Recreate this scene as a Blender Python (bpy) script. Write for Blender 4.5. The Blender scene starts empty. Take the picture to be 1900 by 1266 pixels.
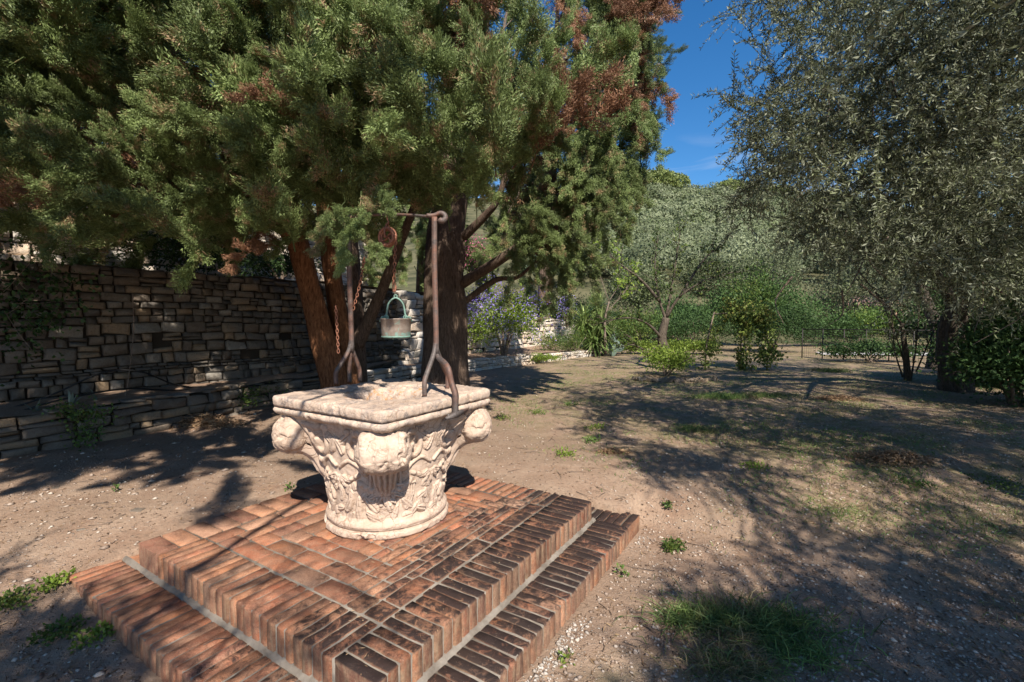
import bpy, math, random
import numpy as np
from mathutils import Vector, Matrix, Euler
random.seed(7); rng = np.random.default_rng(7)
SC = bpy.context.scene
# ------------------------------------------------------------------ camera, sky, sun, exposure
EYE = 1.375; FPX = 877.0; PITCH = 0.0477
cam_data = bpy.data.cameras.new('camera'); cam = bpy.data.objects.new('camera', cam_data)
SC.collection.objects.link(cam); SC.camera = cam
cam_data.sensor_width = 36.0; cam_data.lens = FPX / 1900 * 36.0
cam_data.clip_start = 0.05; cam_data.clip_end = 3000
cam.location = (0, 0, EYE); cam.rotation_euler = (math.pi / 2 - PITCH, 0, 0)
SUN_AZ = math.radians(-74.0)      # where the sun stands, angle from +X
SUN_EL = math.radians(44.0)
world = bpy.data.worlds.new('World'); SC.world = world; world.use_nodes = True
wn = world.node_tree.nodes; wl = world.node_tree.links
sky = wn.new('ShaderNodeTexSky'); sky.sky_type = 'NISHITA'; sky.sun_disc = False
sky.sun_elevation = SUN_EL; sky.sun_rotation = math.atan2(math.cos(SUN_AZ), math.sin(SUN_AZ))
sky.air_density = 1.0; sky.dust_density = 0.25; sky.ozone_density = 5.0
wn['Background'].inputs[1].default_value = 0.090
hs = wn.new('ShaderNodeHueSaturation'); hs.inputs['Saturation'].default_value = 1.26
wl.new(sky.outputs[0], hs.inputs['Color']); 
tc = wn.new('ShaderNodeTexCoord'); mp = wn.new('ShaderNodeMapping'); mp.inputs['Scale'].default_value = (3.0, 3.0, 15.0)
wl.new(tc.outputs['Generated'], mp.inputs[0]); cn = wn.new('ShaderNodeTexNoise'); cn.inputs['Scale'].default_value = 1.7; cn.inputs['Detail'].default_value = 7; cn.inputs['Distortion'].default_value = .7
wl.new(mp.outputs[0], cn.inputs['Vector']); cr_ = wn.new('ShaderNodeValToRGB'); cr_.color_ramp.elements[0].position = .50; cr_.color_ramp.elements[1].position = .72
wl.new(cn.outputs['Fac'], cr_.inputs[0]); sz = wn.new('ShaderNodeSeparateXYZ'); wl.new(tc.outputs['Generated'], sz.inputs[0])
el = wn.new('ShaderNodeMapRange'); el.inputs['From Min'].default_value = .20; el.inputs['From Max'].default_value = .34; el.inputs['To Min'].default_value = .75; el.inputs['To Max'].default_value = 0.0
wl.new(sz.outputs[2], el.inputs['Value']); mu = wn.new('ShaderNodeMath'); mu.operation = 'MULTIPLY'; wl.new(cr_.outputs[0], mu.inputs[0]); wl.new(el.outputs[0], mu.inputs[1])
cm = wn.new('ShaderNodeMix'); cm.data_type = 'RGBA'; wl.new(mu.outputs[0], cm.inputs[0]); wl.new(hs.outputs[0], cm.inputs[6]); cm.inputs[7].default_value = (5.2, 5.6, 6.3, 1)   # thin cloud low over the hill
wl.new(cm.outputs[2], wn['Background'].inputs[0])
sun_data = bpy.data.lights.new('sun', 'SUN'); sun = bpy.data.objects.new('sun', sun_data)
SC.collection.objects.link(sun)
sun_data.energy = 5.0; sun_data.angle = math.radians(0.55); sun_data.color = (1.0, 0.91, 0.79)
SUN_DIR = Vector((math.cos(SUN_AZ) * math.cos(SUN_EL), math.sin(SUN_AZ) * math.cos(SUN_EL), math.sin(SUN_EL)))
sun.rotation_euler = SUN_DIR.to_track_quat('Z', 'Y').to_euler(); sun.location = SUN_DIR * 30
SC.view_settings.view_transform = 'Standard'; SC.view_settings.look = 'None'
SC.view_settings.exposure = 0.82; SC.view_settings.gamma = 1.0
SC.view_settings.use_curve_mapping = False
SC.render.engine = 'CYCLES'
SC.cycles.max_bounces = 6; SC.cycles.diffuse_bounces = 3; SC.cycles.transparent_max_bounces = 4
SC.cycles.use_denoising = True

# ------------------------------------------------------------------ helpers
def at(px, py, y):
    """world point seen at pixel (px, py) of the 1900 x 1266 photograph, y metres in front of the camera"""
    u = (px - 950) / FPX; v = (633 - py) / FPX
    dy = math.cos(PITCH) + math.sin(PITCH) * v; dz = -math.sin(PITCH) + math.cos(PITCH) * v
    t = y / dy
    return np.array([u * t, y, EYE + dz * t])
def on_z(px, py, z=0.0):
    u = (px - 950) / FPX; v = (633 - py) / FPX
    dy = math.cos(PITCH) + math.sin(PITCH) * v; dz = -math.sin(PITCH) + math.cos(PITCH) * v
    t = (z - EYE) / dz
    return np.array([u * t, dy * t, z])
def to_px(P):
    P = np.asarray(P, float); x, y, z = P[..., 0], P[..., 1], P[..., 2] - EYE
    d = y * math.cos(PITCH) - z * math.sin(PITCH); v = y * math.sin(PITCH) + z * math.cos(PITCH)
    return 950 + FPX * x / d, 633 - FPX * v / d, d
def vnoise(p, seed=0):
    """smooth value noise in [-1, 1] on an array (..., 3)"""
    p = np.asarray(p, float); i = np.floor(p).astype(np.int64); f = p - i; f = f * f * (3 - 2 * f)
    def h(a, b, c):
        n = (a * 374761393 + b * 668265263 + c * 2147483647 + seed * 144665) & 0xffffffff
        n = ((n ^ (n >> 13)) * 1274126177) & 0xffffffff
        n = ((n ^ (n >> 16)) * 2246822519) & 0xffffffff
        return (n ^ (n >> 15)).astype(float) / 2147483648.0 - 1
    x, y, z = i[..., 0], i[..., 1], i[..., 2]; fx, fy, fz = f[..., 0], f[..., 1], f[..., 2]
    r = 0
    for a in (0, 1):
        for b in (0, 1):
            for c in (0, 1):
                w = (fx if a else 1 - fx) * (fy if b else 1 - fy) * (fz if c else 1 - fz)
                r = r + w * h(x + a, y + b, z + c)
    return r
def fbm(p, octaves=4, seed=0):
    p = np.asarray(p, float); r = 0; a = 1; s = 0
    for o in range(octaves):
        r = r + a * vnoise(p * 2 ** o + 17.3 * o, seed + o); s += a; a *= .5
    return r / s
def sstep(a, b, x):
    t = np.clip((x - a) / (b - a), 0, 1); return t * t * (3 - 2 * t)
def link(o, parent=None):
    SC.collection.objects.link(o)
    if parent is not None: o.parent = parent
    return o
def mesh_np(name, V, F, smooth=False, tint=None):
    """triangles and/or quads: F is an array (n,3) or (n,4) or a list of those"""
    V = np.asarray(V, np.float32)
    Fs = F if isinstance(F, list) else [F]
    Fs = [np.asarray(f, np.int32) for f in Fs if len(f)]
    me = bpy.data.meshes.new(name)
    me.vertices.add(len(V)); me.vertices.foreach_set('co', V.ravel())
    idx = np.concatenate([f.ravel() for f in Fs])
    sizes = np.concatenate([np.full(len(f), f.shape[1], np.int32) for f in Fs])
    starts = np.concatenate([[0], np.cumsum(sizes)[:-1]]).astype(np.int32)
    me.loops.add(len(idx)); me.loops.foreach_set('vertex_index', idx)
    me.polygons.add(len(sizes)); me.polygons.foreach_set('loop_start', starts)
    me.polygons.foreach_set('loop_total', sizes)
    if smooth: me.polygons.foreach_set('use_smooth', np.ones(len(sizes), bool))
    me.update(calc_edges=True)
    if tint is not None:
        a = me.attributes.new('tint', 'FLOAT', 'FACE' if len(tint) == len(sizes) else 'POINT')
        a.data.foreach_set('value', np.asarray(tint, np.float32))
    me.validate()
    return me
def obj(name, V, F, mat=None, parent=None, smooth=False, tint=None):
    me = mesh_np(name, V, F, smooth, tint)
    if mat: me.materials.append(mat)
    return link(bpy.data.objects.new(name, me), parent)
def dup(o, parent=None, loc=None, rot=None, scale=None):
    c = o.copy(); link(c, parent)
    if parent is None: c.parent = None
    if loc is not None: c.location = loc
    if rot is not None: c.rotation_euler = rot
    if scale is not None: c.scale = scale
    return c
def put(name, me, parent, loc, rot=(0, 0, 0), scale=(1, 1, 1)):
    o = bpy.data.objects.new(name, me); link(o, parent)
    o.location = loc; o.rotation_euler = rot; o.scale = scale
    return o
def thing(name, label, cat, loc=(0, 0, 0), rz=0.0, group=None):
    o = bpy.data.objects.new(name, None); link(o); o.empty_display_size = .1
    o.location = loc; o.rotation_euler = (0, 0, rz); tag(o, label, cat, group); return o
def tag(o, label=None, cat=None, group=None, kind=None):
    if label: o['label'] = label
    if cat: o['category'] = cat
    if group: o['group'] = group
    if kind: o['kind'] = kind
    return o
class MB:
    """collects pieces into one mesh"""
    def __init__(s): s.V = []; s.F3 = []; s.F4 = []; s.n = 0; s.t3 = []; s.t4 = []
    def add(s, V, F, tint=0.5):
        V = np.asarray(V, float); F = np.asarray(F, int)
        if len(F):
            if F.shape[1] == 3: s.F3.append(F + s.n); s.t3.append(np.broadcast_to(tint, len(F)))
            else: s.F4.append(F + s.n); s.t4.append(np.broadcast_to(tint, len(F)))
        s.V.append(V); s.n += len(V); return s
    def data(s):
        F = []; t = []
        if s.F3: F.append(np.concatenate(s.F3)); t.append(np.concatenate(s.t3))
        if s.F4: F.append(np.concatenate(s.F4)); t.append(np.concatenate(s.t4))
        return np.concatenate(s.V), F, np.concatenate(t)
    def build(s, name, mat, parent=None, smooth=False):
        V, F, t = s.data(); return obj(name, V, F, mat, parent, smooth, t)
    def mesh(s, name, mat, smooth=False):
        V, F, t = s.data(); me = mesh_np(name, V, F, smooth, t); me.materials.append(mat); return me
def tube(P, R, n=8, square=False, noise=0.0, cap=True, seed=0, flat=None):
    P = np.asarray(P, float); R = np.broadcast_to(np.asarray(R, float), len(P))
    T = np.gradient(P, axis=0); T /= np.linalg.norm(T, axis=1)[:, None] + 1e-9
    ref = np.array([0, 0, 1.]) if abs(T[0][2]) < .8 else np.array([1., 0, 0])
    V = []
    a = np.arange(n) / n * 2 * math.pi + (math.pi / 4 if square else 0)
    u = np.cross(ref, T[0]); u /= np.linalg.norm(u)
    for k in range(len(P)):
        u = u - T[k] * (u @ T[k]); u /= np.linalg.norm(u) + 1e-9; w = np.cross(T[k], u)
        fu, fw = (1, 1) if flat is None else flat
        V.append(P[k] + R[k] * (np.cos(a)[:, None] * u * fu + np.sin(a)[:, None] * w * fw))
    V = np.array(V)
    if noise:
        c = V.copy(); d = V - P[:, None, :]
        V = V + d * (noise * fbm(c * 3 / max(R.max(), .02) * .3, 3, seed))[..., None]
    V = V.reshape(-1, 3)
    i = np.arange(len(P) - 1)[:, None] * n; j = np.arange(n)[None, :]; j2 = (j + 1) % n
    F = np.stack([i + j, i + j2, i + n + j2, i + n + j], -1).reshape(-1, 4)
    if cap:
        V = np.vstack([V, P[0], P[-1]]); m = len(V)
        jj = np.arange(n); k = (len(P) - 1) * n
        c1 = np.stack([(jj + 1) % n, jj, np.full(n, m - 2), np.full(n, m - 2)], -1)
        c2 = np.stack([k + jj, k + (jj + 1) % n, np.full(n, m - 1), np.full(n, m - 1)], -1)
        T3 = np.vstack([c1[:, :3], c2[:, :3]])
        return V, F, T3
    return V, F, np.zeros((0, 3), int)
def add_tube(mb, P, R, n=8, tint=.5, **k):
    V, F, T = tube(P, R, n, **k); b = mb.n
    mb.add(V, F, tint)
    if len(T): mb.F3.append(T + b); mb.t3.append(np.broadcast_to(tint, len(T)))
def bez(pts, n=24):
    """Catmull-Rom curve through pts"""
    P = np.asarray(pts, float); P = np.vstack([2 * P[0] - P[1], P, 2 * P[-1] - P[-2]]); out = []
    m = len(P) - 3
    for s in np.linspace(0, m - 1e-6, n):
        i = int(s); t = s - i; a, b, c, d = P[i:i + 4]
        out.append(.5 * (2 * b + (c - a) * t + (2 * a - 5 * b + 4 * c - d) * t * t + (3 * b - 3 * c + d - a) * t ** 3))
    return np.array(out)
def box(x0, x1, y0, y1, z0, z1):
    V = np.array([[x, y, z] for x in (x0, x1) for y in (y0, y1) for z in (z0, z1)], float)
    F = np.array([[0, 1, 3, 2], [4, 6, 7, 5], [0, 4, 5, 1], [2, 3, 7, 6], [0, 2, 6, 4], [1, 5, 7, 3]])
    return V, F

# ------------------------------------------------------------------ materials
class Mat:
    def __init__(s, name, rough=.8, spec=.3):
        s.m = bpy.data.materials.new(name); s.m.use_nodes = True; s.t = s.m.node_tree; s.n = s.t.nodes
        s.b = s.n['Principled BSDF']; s.b.inputs['Roughness'].default_value = rough
        s.b.inputs['Specular IOR Level'].default_value = spec
    def new(s, t, **k):
        n = s.n.new(t)
        for a, v in k.items():
            if hasattr(n, a): setattr(n, a, v)
            else: n.inputs[a].default_value = v
        return n
    def ln(s, a, b): s.t.links.new(a, b)
    def coord(s, kind='Object', obj=None, scale=None):
        c = s.new('ShaderNodeTexCoord')
        if obj: c.object = obj
        o = c.outputs[kind]
        if scale:
            m = s.new('ShaderNodeMapping'); m.inputs['Scale'].default_value = scale; s.ln(o, m.inputs[0]); o = m.outputs[0]
        return o
    def pos(s, scale=None):
        o = s.new('ShaderNodeNewGeometry').outputs['Position']
        if scale:
            m = s.new('ShaderNodeMapping'); m.inputs['Scale'].default_value = scale; s.ln(o, m.inputs[0]); o = m.outputs[0]
        return o
    def noise(s, co, scale, detail=4, rough=.6, dist=0):
        n = s.new('ShaderNodeTexNoise'); n.inputs['Scale'].default_value = scale
        n.inputs['Detail'].default_value = detail; n.inputs['Roughness'].default_value = rough
        n.inputs['Distortion'].default_value = dist
        if co is not None: s.ln(co, n.inputs['Vector'])
        return n.outputs['Fac']
    def voro(s, co, scale, feature='F1', out='Distance', rnd=1.0):
        n = s.new('ShaderNodeTexVoronoi'); n.feature = feature; n.inputs['Scale'].default_value = scale
        n.inputs['Randomness'].default_value = rnd
        s.ln(co, n.inputs['Vector']); return n.outputs[out]
    def ramp(s, fac, stops, interp='LINEAR'):
        r = s.new('ShaderNodeValToRGB'); r.color_ramp.interpolation = interp
        e = r.color_ramp.elements
        while len(e) < len(stops): e.new(.5)
        for q, (p, c) in zip(e, stops):
            q.position = p; q.color = (c, c, c, 1) if not hasattr(c, '__len__') else (*c, 1)
        s.ln(fac, r.inputs[0]); return r.outputs[0]
    def mix(s, fac, a, b, mode='MIX'):
        m = s.new('ShaderNodeMix'); m.data_type = 'RGBA'; m.blend_type = mode
        for v, i in ((fac, 0), (a, 6), (b, 7)):
            if isinstance(v, (int, float)) and i == 0: m.inputs[0].default_value = v
            elif isinstance(v, (tuple, list)): m.inputs[i].default_value = (*v, 1)
            else: s.ln(v, m.inputs[i])
        return m.outputs[2]
    def math(s, op, a, b=0.0, c=None):
        m = s.new('ShaderNodeMath'); m.operation = op
        for v, i in ((a, 0), (b, 1)) + (((c, 2),) if c is not None else ()):
            if isinstance(v, (int, float)): m.inputs[i].default_value = v
            else: s.ln(v, m.inputs[i])
        return m.outputs[0]
    def col(s, c):
        if isinstance(c, tuple): s.b.inputs['Base Color'].default_value = (*c, 1)
        else: s.ln(c, s.b.inputs['Base Color'])
    def bump(s, h, strength=.5, dist=.01):
        b = s.new('ShaderNodeBump'); b.inputs['Strength'].default_value = strength; b.inputs['Distance'].default_value = dist
        s.ln(h, b.inputs['Height']); s.ln(b.outputs[0], s.b.inputs['Normal'])
    def rnd(s): return s.new('ShaderNodeObjectInfo').outputs['Random']
    def tint(s):
        a = s.new('ShaderNodeAttribute'); a.attribute_name = 'tint'; return a.outputs['Fac']
def leaf_mat(name, c_dark, c_light, c_alt=None, alt=.0, transl=.25, rough=.55, patch=None, back=None, spec=.3):
    """leaf colours vary leaf by leaf; optional second colour in patches"""
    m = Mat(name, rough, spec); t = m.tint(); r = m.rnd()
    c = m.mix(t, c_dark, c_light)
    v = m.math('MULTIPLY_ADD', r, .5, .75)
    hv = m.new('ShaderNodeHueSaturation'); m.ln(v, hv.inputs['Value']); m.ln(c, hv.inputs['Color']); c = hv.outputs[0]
    if c_alt:
        f = m.noise(m.pos(), patch or 2.0, 3)
        f = m.ramp(f, [(.5 - alt * .2 + .12 - alt * .1, 0.0), (.5 - alt * .2 + .2 - alt * .1, 1.0)])
        tt = m.ramp(m.math('FRACT', m.math('MULTIPLY', t, 7.13)), [(.25, 0.0), (.4, 1.0)])
        c = m.mix(m.math('MULTIPLY', f, tt), c, m.mix(t, tuple(x * .5 for x in c_alt), c_alt))
    if back:
        g = m.new('ShaderNodeNewGeometry').outputs['Backfacing']; c = m.mix(g, c, back)
    m.col(c)
    if transl:
        tr = m.new('ShaderNodeBsdfTranslucent'); m.ln(c, tr.inputs[0])
        mx = m.new('ShaderNodeMixShader'); mx.inputs[0].default_value = transl
        m.ln(m.b.outputs[0], mx.inputs[1]); m.ln(tr.outputs[0], mx.inputs[2])
        m.ln(mx.outputs[0], m.n['Material Output'].inputs[0])
    return m.m

# ------------------------------------------------------------------ the lie of the land
PN = np.array([-.514, 1.714]); PX = np.array([.5322, .8466]); PY = np.array([-.8466, .5322])
SIDE = 2.10; STEP = .148; TREAD = .272; PROT = math.atan2(PX[1], PX[0])
def plat_xy(x, y):
    dx, dy = x - PN[0], y - PN[1]
    return dx * PX[0] + dy * PX[1], dx * PY[0] + dy * PY[1]
def plat_w(a, b, z=0.0):
    p = PN + PX * a + PY * b; return np.array([p[0], p[1], z])
def ground_z(x, y):
    x = np.asarray(x, float); y = np.asarray(y, float)
    z = -.30 + .29 * sstep(0, 1, (y - 2.25 - .2 * np.clip(x, -4, 4)) / 2.1)
    a, b = plat_xy(x, y)
    w = sstep(-1.9, -.32, b) * (1 - sstep(-.26, -.14, b)) * sstep(-.6, .6, a) * (1 - sstep(2.44, 2.8, a))
    z = z * (1 - w) - .268 * w
    w = sstep(-1.5, -.32, a) * (1 - sstep(-.2, 0, a)) * (1 - sstep(.9, 2.2, b)); z = z * (1 - w) - .262 * w
    def rect(a0, a1, b0, b1): return np.minimum(np.minimum(a - a0, a1 - a), np.minimum(b - b0, b1 - b))
    inside = np.maximum(np.maximum(rect(0, SIDE, 0, SIDE), rect(-TREAD, 2.38, -TREAD, .2)), rect(-TREAD, .2, -TREAD, 2.33))
    z = z - .35 * sstep(.035, .10, inside)                        # the ground under the platform is dug out
    bumps = .028 * fbm(np.stack([x * .9, y * .9, 0 * x], -1), 3, 5) + .007 * fbm(np.stack([x * 5, y * 5, 0 * x], -1), 3, 8)
    z = z + bumps * (.3 + .7 * sstep(0, .6, -inside))
    return z
def on_ground(px, py):
    z = 0.0
    for _ in range(6):
        p = on_z(px, py, z); z = float(ground_z(p[0], p[1]))
    return np.array([p[0], p[1], z])
# ------------------------------------------------------------------ ground
def ground_material():
    m = Mat('dirt', .95, .15); P = m.pos()
    big = m.noise(P, .55, 5, .6, .6); mid = m.noise(P, 3.0, 6, .65); fine = m.noise(P, 38, 5, .7); grit = m.noise(P, 160, 3, .7)
    c = m.mix(m.ramp(mid, [(.35, 0.0), (.65, 1.0)]), (.30, .195, .135), (.44, .325, .24))
    c = m.mix(m.ramp(big, [(.42, 0.0), (.6, 1.0)]), c, (.30, .215, .155))
    c = m.mix(m.math('MULTIPLY', m.ramp(fine, [(.3, 0.0), (.7, 1.0)]), .5), c, (.17, .115, .082))
    v = m.voro(P, 62, out='Distance'); vc = m.voro(P, 62, out='Color')
    sp = m.math('MULTIPLY', m.ramp(v, [(.22, 1.0), (.34, 0.0)]), m.ramp(vc, [(.52, 0.0), (.6, 1.0)]))
    gravel = m.ramp(m.noise(P, .8, 3, .5, .4), [(.45, .25), (.62, 1.0)])
    c = m.mix(m.math('MULTIPLY', sp, gravel), c, (.42, .36, .30))
    v2 = m.voro(P, 24, out='Distance'); vc2 = m.voro(P, 24, out='Color')
    sp2 = m.math('MULTIPLY', m.ramp(v2, [(.16, 1.0), (.24, 0.0)]), m.ramp(vc2, [(.72, 0.0), (.76, 1.0)]))
    c = m.mix(m.math('MULTIPLY', sp2, gravel), c, (.46, .40, .34))
    # the growth towards the far right: dry and green patches
    g = m.tint(); gg = m.math('MULTIPLY', g, m.ramp(m.noise(P, 2.6, 6, .75, .5), [(.40, 0.0), (.62, 1.0)]))
    grass = m.mix(m.ramp(m.noise(P, 9, 4), [(.4, 0.0), (.6, 1.0)]), (.10, .125, .04), (.26, .22, .11))
    c = m.mix(m.math('MULTIPLY', gg, .8), c, grass)
    m.col(c)
    h = m.math('ADD', m.math('MULTIPLY', fine, .6), m.math('MULTIPLY', m.math('ADD', sp, sp2), .5))
    h = m.math('ADD', h, m.math('MULTIPLY', grit, .4)); h = m.math('ADD', h, m.math('MULTIPLY', mid, 1.2))
    m.bump(h, .9, .022)
    return m.m
M_GROUND = ground_material()
def axis(a, b, fine_a, fine_b, d, g=1.14):
    v = list(np.arange(fine_a, fine_b, d)); s = d; x = v[-1]
    while x < b: s *= g; x += s; v.append(x)
    s = d; x = v[0]; w = []
    while x > a: s *= g; x -= s; w.append(x)
    return np.array(w[::-1] + v)
def grass_mask(x, y):
    m = sstep(4.2, 8.5, y + .9 * x) * sstep(-1.5, 1.0, x - .15 * (y - 8)) * (1 - .3 * sstep(3, 5, x - .5 * y))
    m = np.maximum(m, sstep(14, 18, y))
    k = np.hypot((x - .85) / .7, (y - 1.75) / .55); m = np.maximum(m, .8 * (1 - sstep(.6, 1.2, k)))
    return m
gx = axis(-420, 420, -4.6, 4.6, .034); gy = axis(-40, 900, .8, 7.2, .034)
X, Y = np.meshgrid(gx, gy); Z = ground_z(X, Y)
n1, n0 = X.shape
i = np.arange(n1 - 1)[:, None] * n0; j = np.arange(n0 - 1)[None, :]
GF = np.stack([i + j, i + j + 1, i + n0 + j + 1, i + n0 + j], -1).reshape(-1, 4)
ground = obj('ground', np.stack([X, Y, Z], -1).reshape(-1, 3), GF, M_GROUND, None, True, grass_mask(X, Y).ravel())
tag(ground, 'brown dirt and gravel garden ground sloping up from the brick step', kind='structure')

# ------------------------------------------------------------------ brick platform
platform = thing('stepped_brick_platform', 'square two-tier orange and black-stained brick platform under the carved stone wellhead',
                 'platform', (PN[0], PN[1], 0), PROT)
def brick_material():
    m = Mat('old_brick', .72, .35)
    O = m.coord('Object', platform); r = m.rnd()
    base = m.ramp(r, [(0, (.40, .125, .05)), (.16, (.47, .175, .07)), (.32, (.47, .22, .115)), (.45, (.37, .105, .045)),
                      (.6, (.42, .235, .15)), (.74, (.40, .13, .06)), (.86, (.25, .075, .05)), (.95, (.46, .29, .20))], 'CONSTANT')
    ofs = m.new('ShaderNodeVectorMath', operation='MULTIPLY_ADD'); m.ln(r, ofs.inputs[0])
    ofs.inputs[1].default_value = (9, 7, 5); m.ln(O, ofs.inputs[2]); Q = ofs.outputs[0]
    n1 = m.noise(Q, 16, 6, .7, .5); n2 = m.noise(Q, 60, 5, .7)
    c = m.mix(m.ramp(n1, [(.35, 0.0), (.68, .75)]), base, (.42, .25, .16))
    c = m.mix(m.ramp(n2, [(.5, 0.0), (.75, .5)]), c, (.22, .08, .05))
    gr = m.ramp(m.noise(O, 5.5, 7, .75, .6), [(.45, 0.0), (.63, .8)])
    c = m.mix(gr, c, m.mix(n1, (.07, .035, .025), (.20, .10, .065)))
    vv = m.math('MULTIPLY_ADD', m.math('FRACT', m.math('MULTIPLY', r, 37.7)), .75, .55)
    hv = m.new('ShaderNodeHueSaturation'); m.ln(vv, hv.inputs['Value']); m.ln(c, hv.inputs['Color']); c = hv.outputs[0]
    gy = m.ramp(m.noise(O, 3.4, 6, .7, .4), [(.38, .1), (.66, .55)])
    c = m.mix(gy, c, m.mix(n2, (.17, .085, .055), (.32, .18, .11)))
    sp_ = m.noise(Q, 190, 4, .8); c = m.mix(m.ramp(sp_, [(.50, 0.0), (.62, .7)]), c, (.13, .06, .04)); c = m.mix(m.ramp(sp_, [(.30, .6), (.42, 0.0)]), c, (.52, .36, .27))
    # black crust: heavy on the two tiers along the right and at the near corner
    sx = m.new('ShaderNodeSeparateXYZ'); m.ln(O, sx.inputs[0]); a, b, z = sx.outputs
    right = m.ramp(b, [(.30, 1.0), (.95, 0.0)]); near = m.ramp(m.math('ADD', a, b), [(.1, 1.0), (1.5, .0)])
    low = m.ramp(m.math('MULTIPLY', z, -1), [(.02, 0.0), (.1, .0), (.146, .0), (.149, .0)])
    w = m.math('MAXIMUM', right, m.math('MULTIPLY', near, .9))
    tread = m.ramp(b, [(-.05, 0.0), (0.0, 1.0)])
    top = m.new('ShaderNodeNewGeometry').outputs['Normal']; sn = m.new('ShaderNodeSeparateXYZ'); m.ln(top, sn.inputs[0])
    up = m.ramp(sn.outputs[2], [(.15, .28), (.8, 1.0)])
    patch = m.noise(O, 2.6, 4, .6, .8); crust = m.noise(Q, 11, 8, .78, 1.1)
    k = m.math('ADD', m.math('MULTIPLY', w, .36), m.math('MULTIPLY', m.math('ADD', patch, -.5), .75))
    k = m.math('ADD', k, m.math('MULTIPLY', m.math('ADD', crust, -.5), 1.35))
    k = m.math('ADD', k, m.math('MULTIPLY', m.math('ADD', r, -.5), .16))
    k = m.math('MULTIPLY', m.ramp(k, [(.13, 0.0), (.34, 1.0)]), up)
    black = m.mix(n2, (.006, .005, .006), (.020, .014, .014))
    c = m.mix(m.math('MULTIPLY', k, .93), c, black)
    # pale dust and light scratches on top of it
    d = m.ramp(m.noise(O, 42, 7, .8, 2.0), [(.60, 0.0), (.70, .6)])
    c = m.mix(m.math('MULTIPLY', d, up), c, (.45, .33, .25))
    side = m.ramp(m.noise(m.coord('Object', platform, (14, 14, 3)), 3, 5, .7), [(.45, 0.0), (.65, .7)])
    c = m.mix(m.math('MULTIPLY', side, m.math('SUBTRACT', 1.0, up)), c, (.33, .25, .16))
    m.col(c)
    rr = m.math('MULTIPLY_ADD', k, -.10, .82); m.ln(rr, m.b.inputs['Roughness'])
    m.bump(m.math('ADD', n2, m.math('MULTIPLY', crust, .8)), .8, .009)
    return m.m
M_BRICK = brick_material()
mm = Mat('mortar', .95, .1); P_ = mm.pos(); f_ = mm.noise(P_, 90, 5, .75)
mm.col(mm.mix(mm.ramp(mm.noise(P_, 7, 5, .7), [(.35, 0.0), (.7, 1.0)]), (.14, .12, .10), (.27, .24, .205)))
mm.bump(f_, .8, .006); M_MORTAR = mm.m
def brick_mesh(L, W, H, bull, seed):
    """outer end at x = 0, running to x = L; top at z = 0; rounded outer nose of radius bull"""
    r = np.random.default_rng(seed)
    prof = [(bull * (1 - math.cos(t)), -bull * (1 - math.sin(t))) for t in np.linspace(0, math.pi / 2, 4)] if bull > .004 \
        else [(0, -.006), (.006, 0)]
    prof = [(0, -H)] + prof + [(L * .36, 0), (L * .68, 0), (L - .005, 0), (L, -.006), (L, -H)]
    n = len(prof); P = np.array(prof); V = []
    for y, ins in ((-W / 2, .0075), (-W / 2 + .005, 0), (W / 2 - .005, 0), (W / 2, .0075)):
        q = P.copy(); c = np.array([L / 2, -H / 2]); q = q + np.sign(c - q) * ins * (np.abs(q - c) > np.array([L * .4, H * .3]))
        V.append(np.stack([q[:, 0], np.full(n, y), q[:, 1]], -1))
    V = np.concatenate(V)
    jit = r.normal(0, .0018, V.shape); jit[:, 2] += .0016 * np.interp(V[:, 0], [0, L / 3, L * .7, L], r.normal(0, .7, 4))
    V = V + jit
    F = [[k * n + j, k * n + (j + 1) % n, (k + 1) * n + (j + 1) % n, (k + 1) * n + j] for k in range(3) for j in range(n) if j != n - 1]
    T = [[0, j + 1, j] for j in range(1, n - 1)] + [[3 * n, 3 * n + j, 3 * n + j + 1] for j in range(1, n - 1)]
    F = np.array(F)[:, ::-1]; T = np.array(T)[:, ::-1]
    me = mesh_np('brick', V, [F, T], True)
    me.materials.append(M_BRICK); return me
BR = {}
def brick(kind, a, b, ang, z=0.0, jit=1.0):
    """kind = (length, width, height, bull); outer end at (a, b) in platform metres"""
    if kind not in BR: BR[kind] = [brick_mesh(*kind, seed=hash(kind) % 1000 + q) for q in range(4)]
    g = np.random.default_rng(int(abs(a * 997 + b * 7919 + z * 31) * 1000) % 2 ** 31)
    me = BR[kind][g.integers(4)]
    put('brick', me, platform, (a + g.normal(0, .0015 * jit), b + g.normal(0, .0015 * jit), z + g.normal(0, .0015)),
        (g.normal(0, .010), g.normal(0, .0035), ang + g.normal(0, .006)))
HP = math.pi / 2
HEAD = (.252, .0565, .142, .014); FLATH = (.252, .117, .142, .012); STR = (.246, .116, .06, 0.0); NAR = (.246, .055, .06, 0.0)
# upper tier: right course owns the near and the right corner
nR = 32; p = SIDE / nR
for k in range(nR): brick(HEAD, (k + .5) * p, 0, HP)
nB = 14; w = 1.84 / nB                                            # back course along the far left edge
y0 = SIDE
for k in range(15): brick(FLATH, .060 + k * .125, SIDE, -HP)
nL = 24; p2 = (SIDE - .262 - .262) / nL
for k in range(nL): brick(HEAD, 0, .262 + (k + .5) * p2, 0)
nF = 26; p3 = (SIDE - .262) / nF
for k in range(nF): brick(HEAD, SIDE, .262 + (k + .5) * p3, math.pi)
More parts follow.
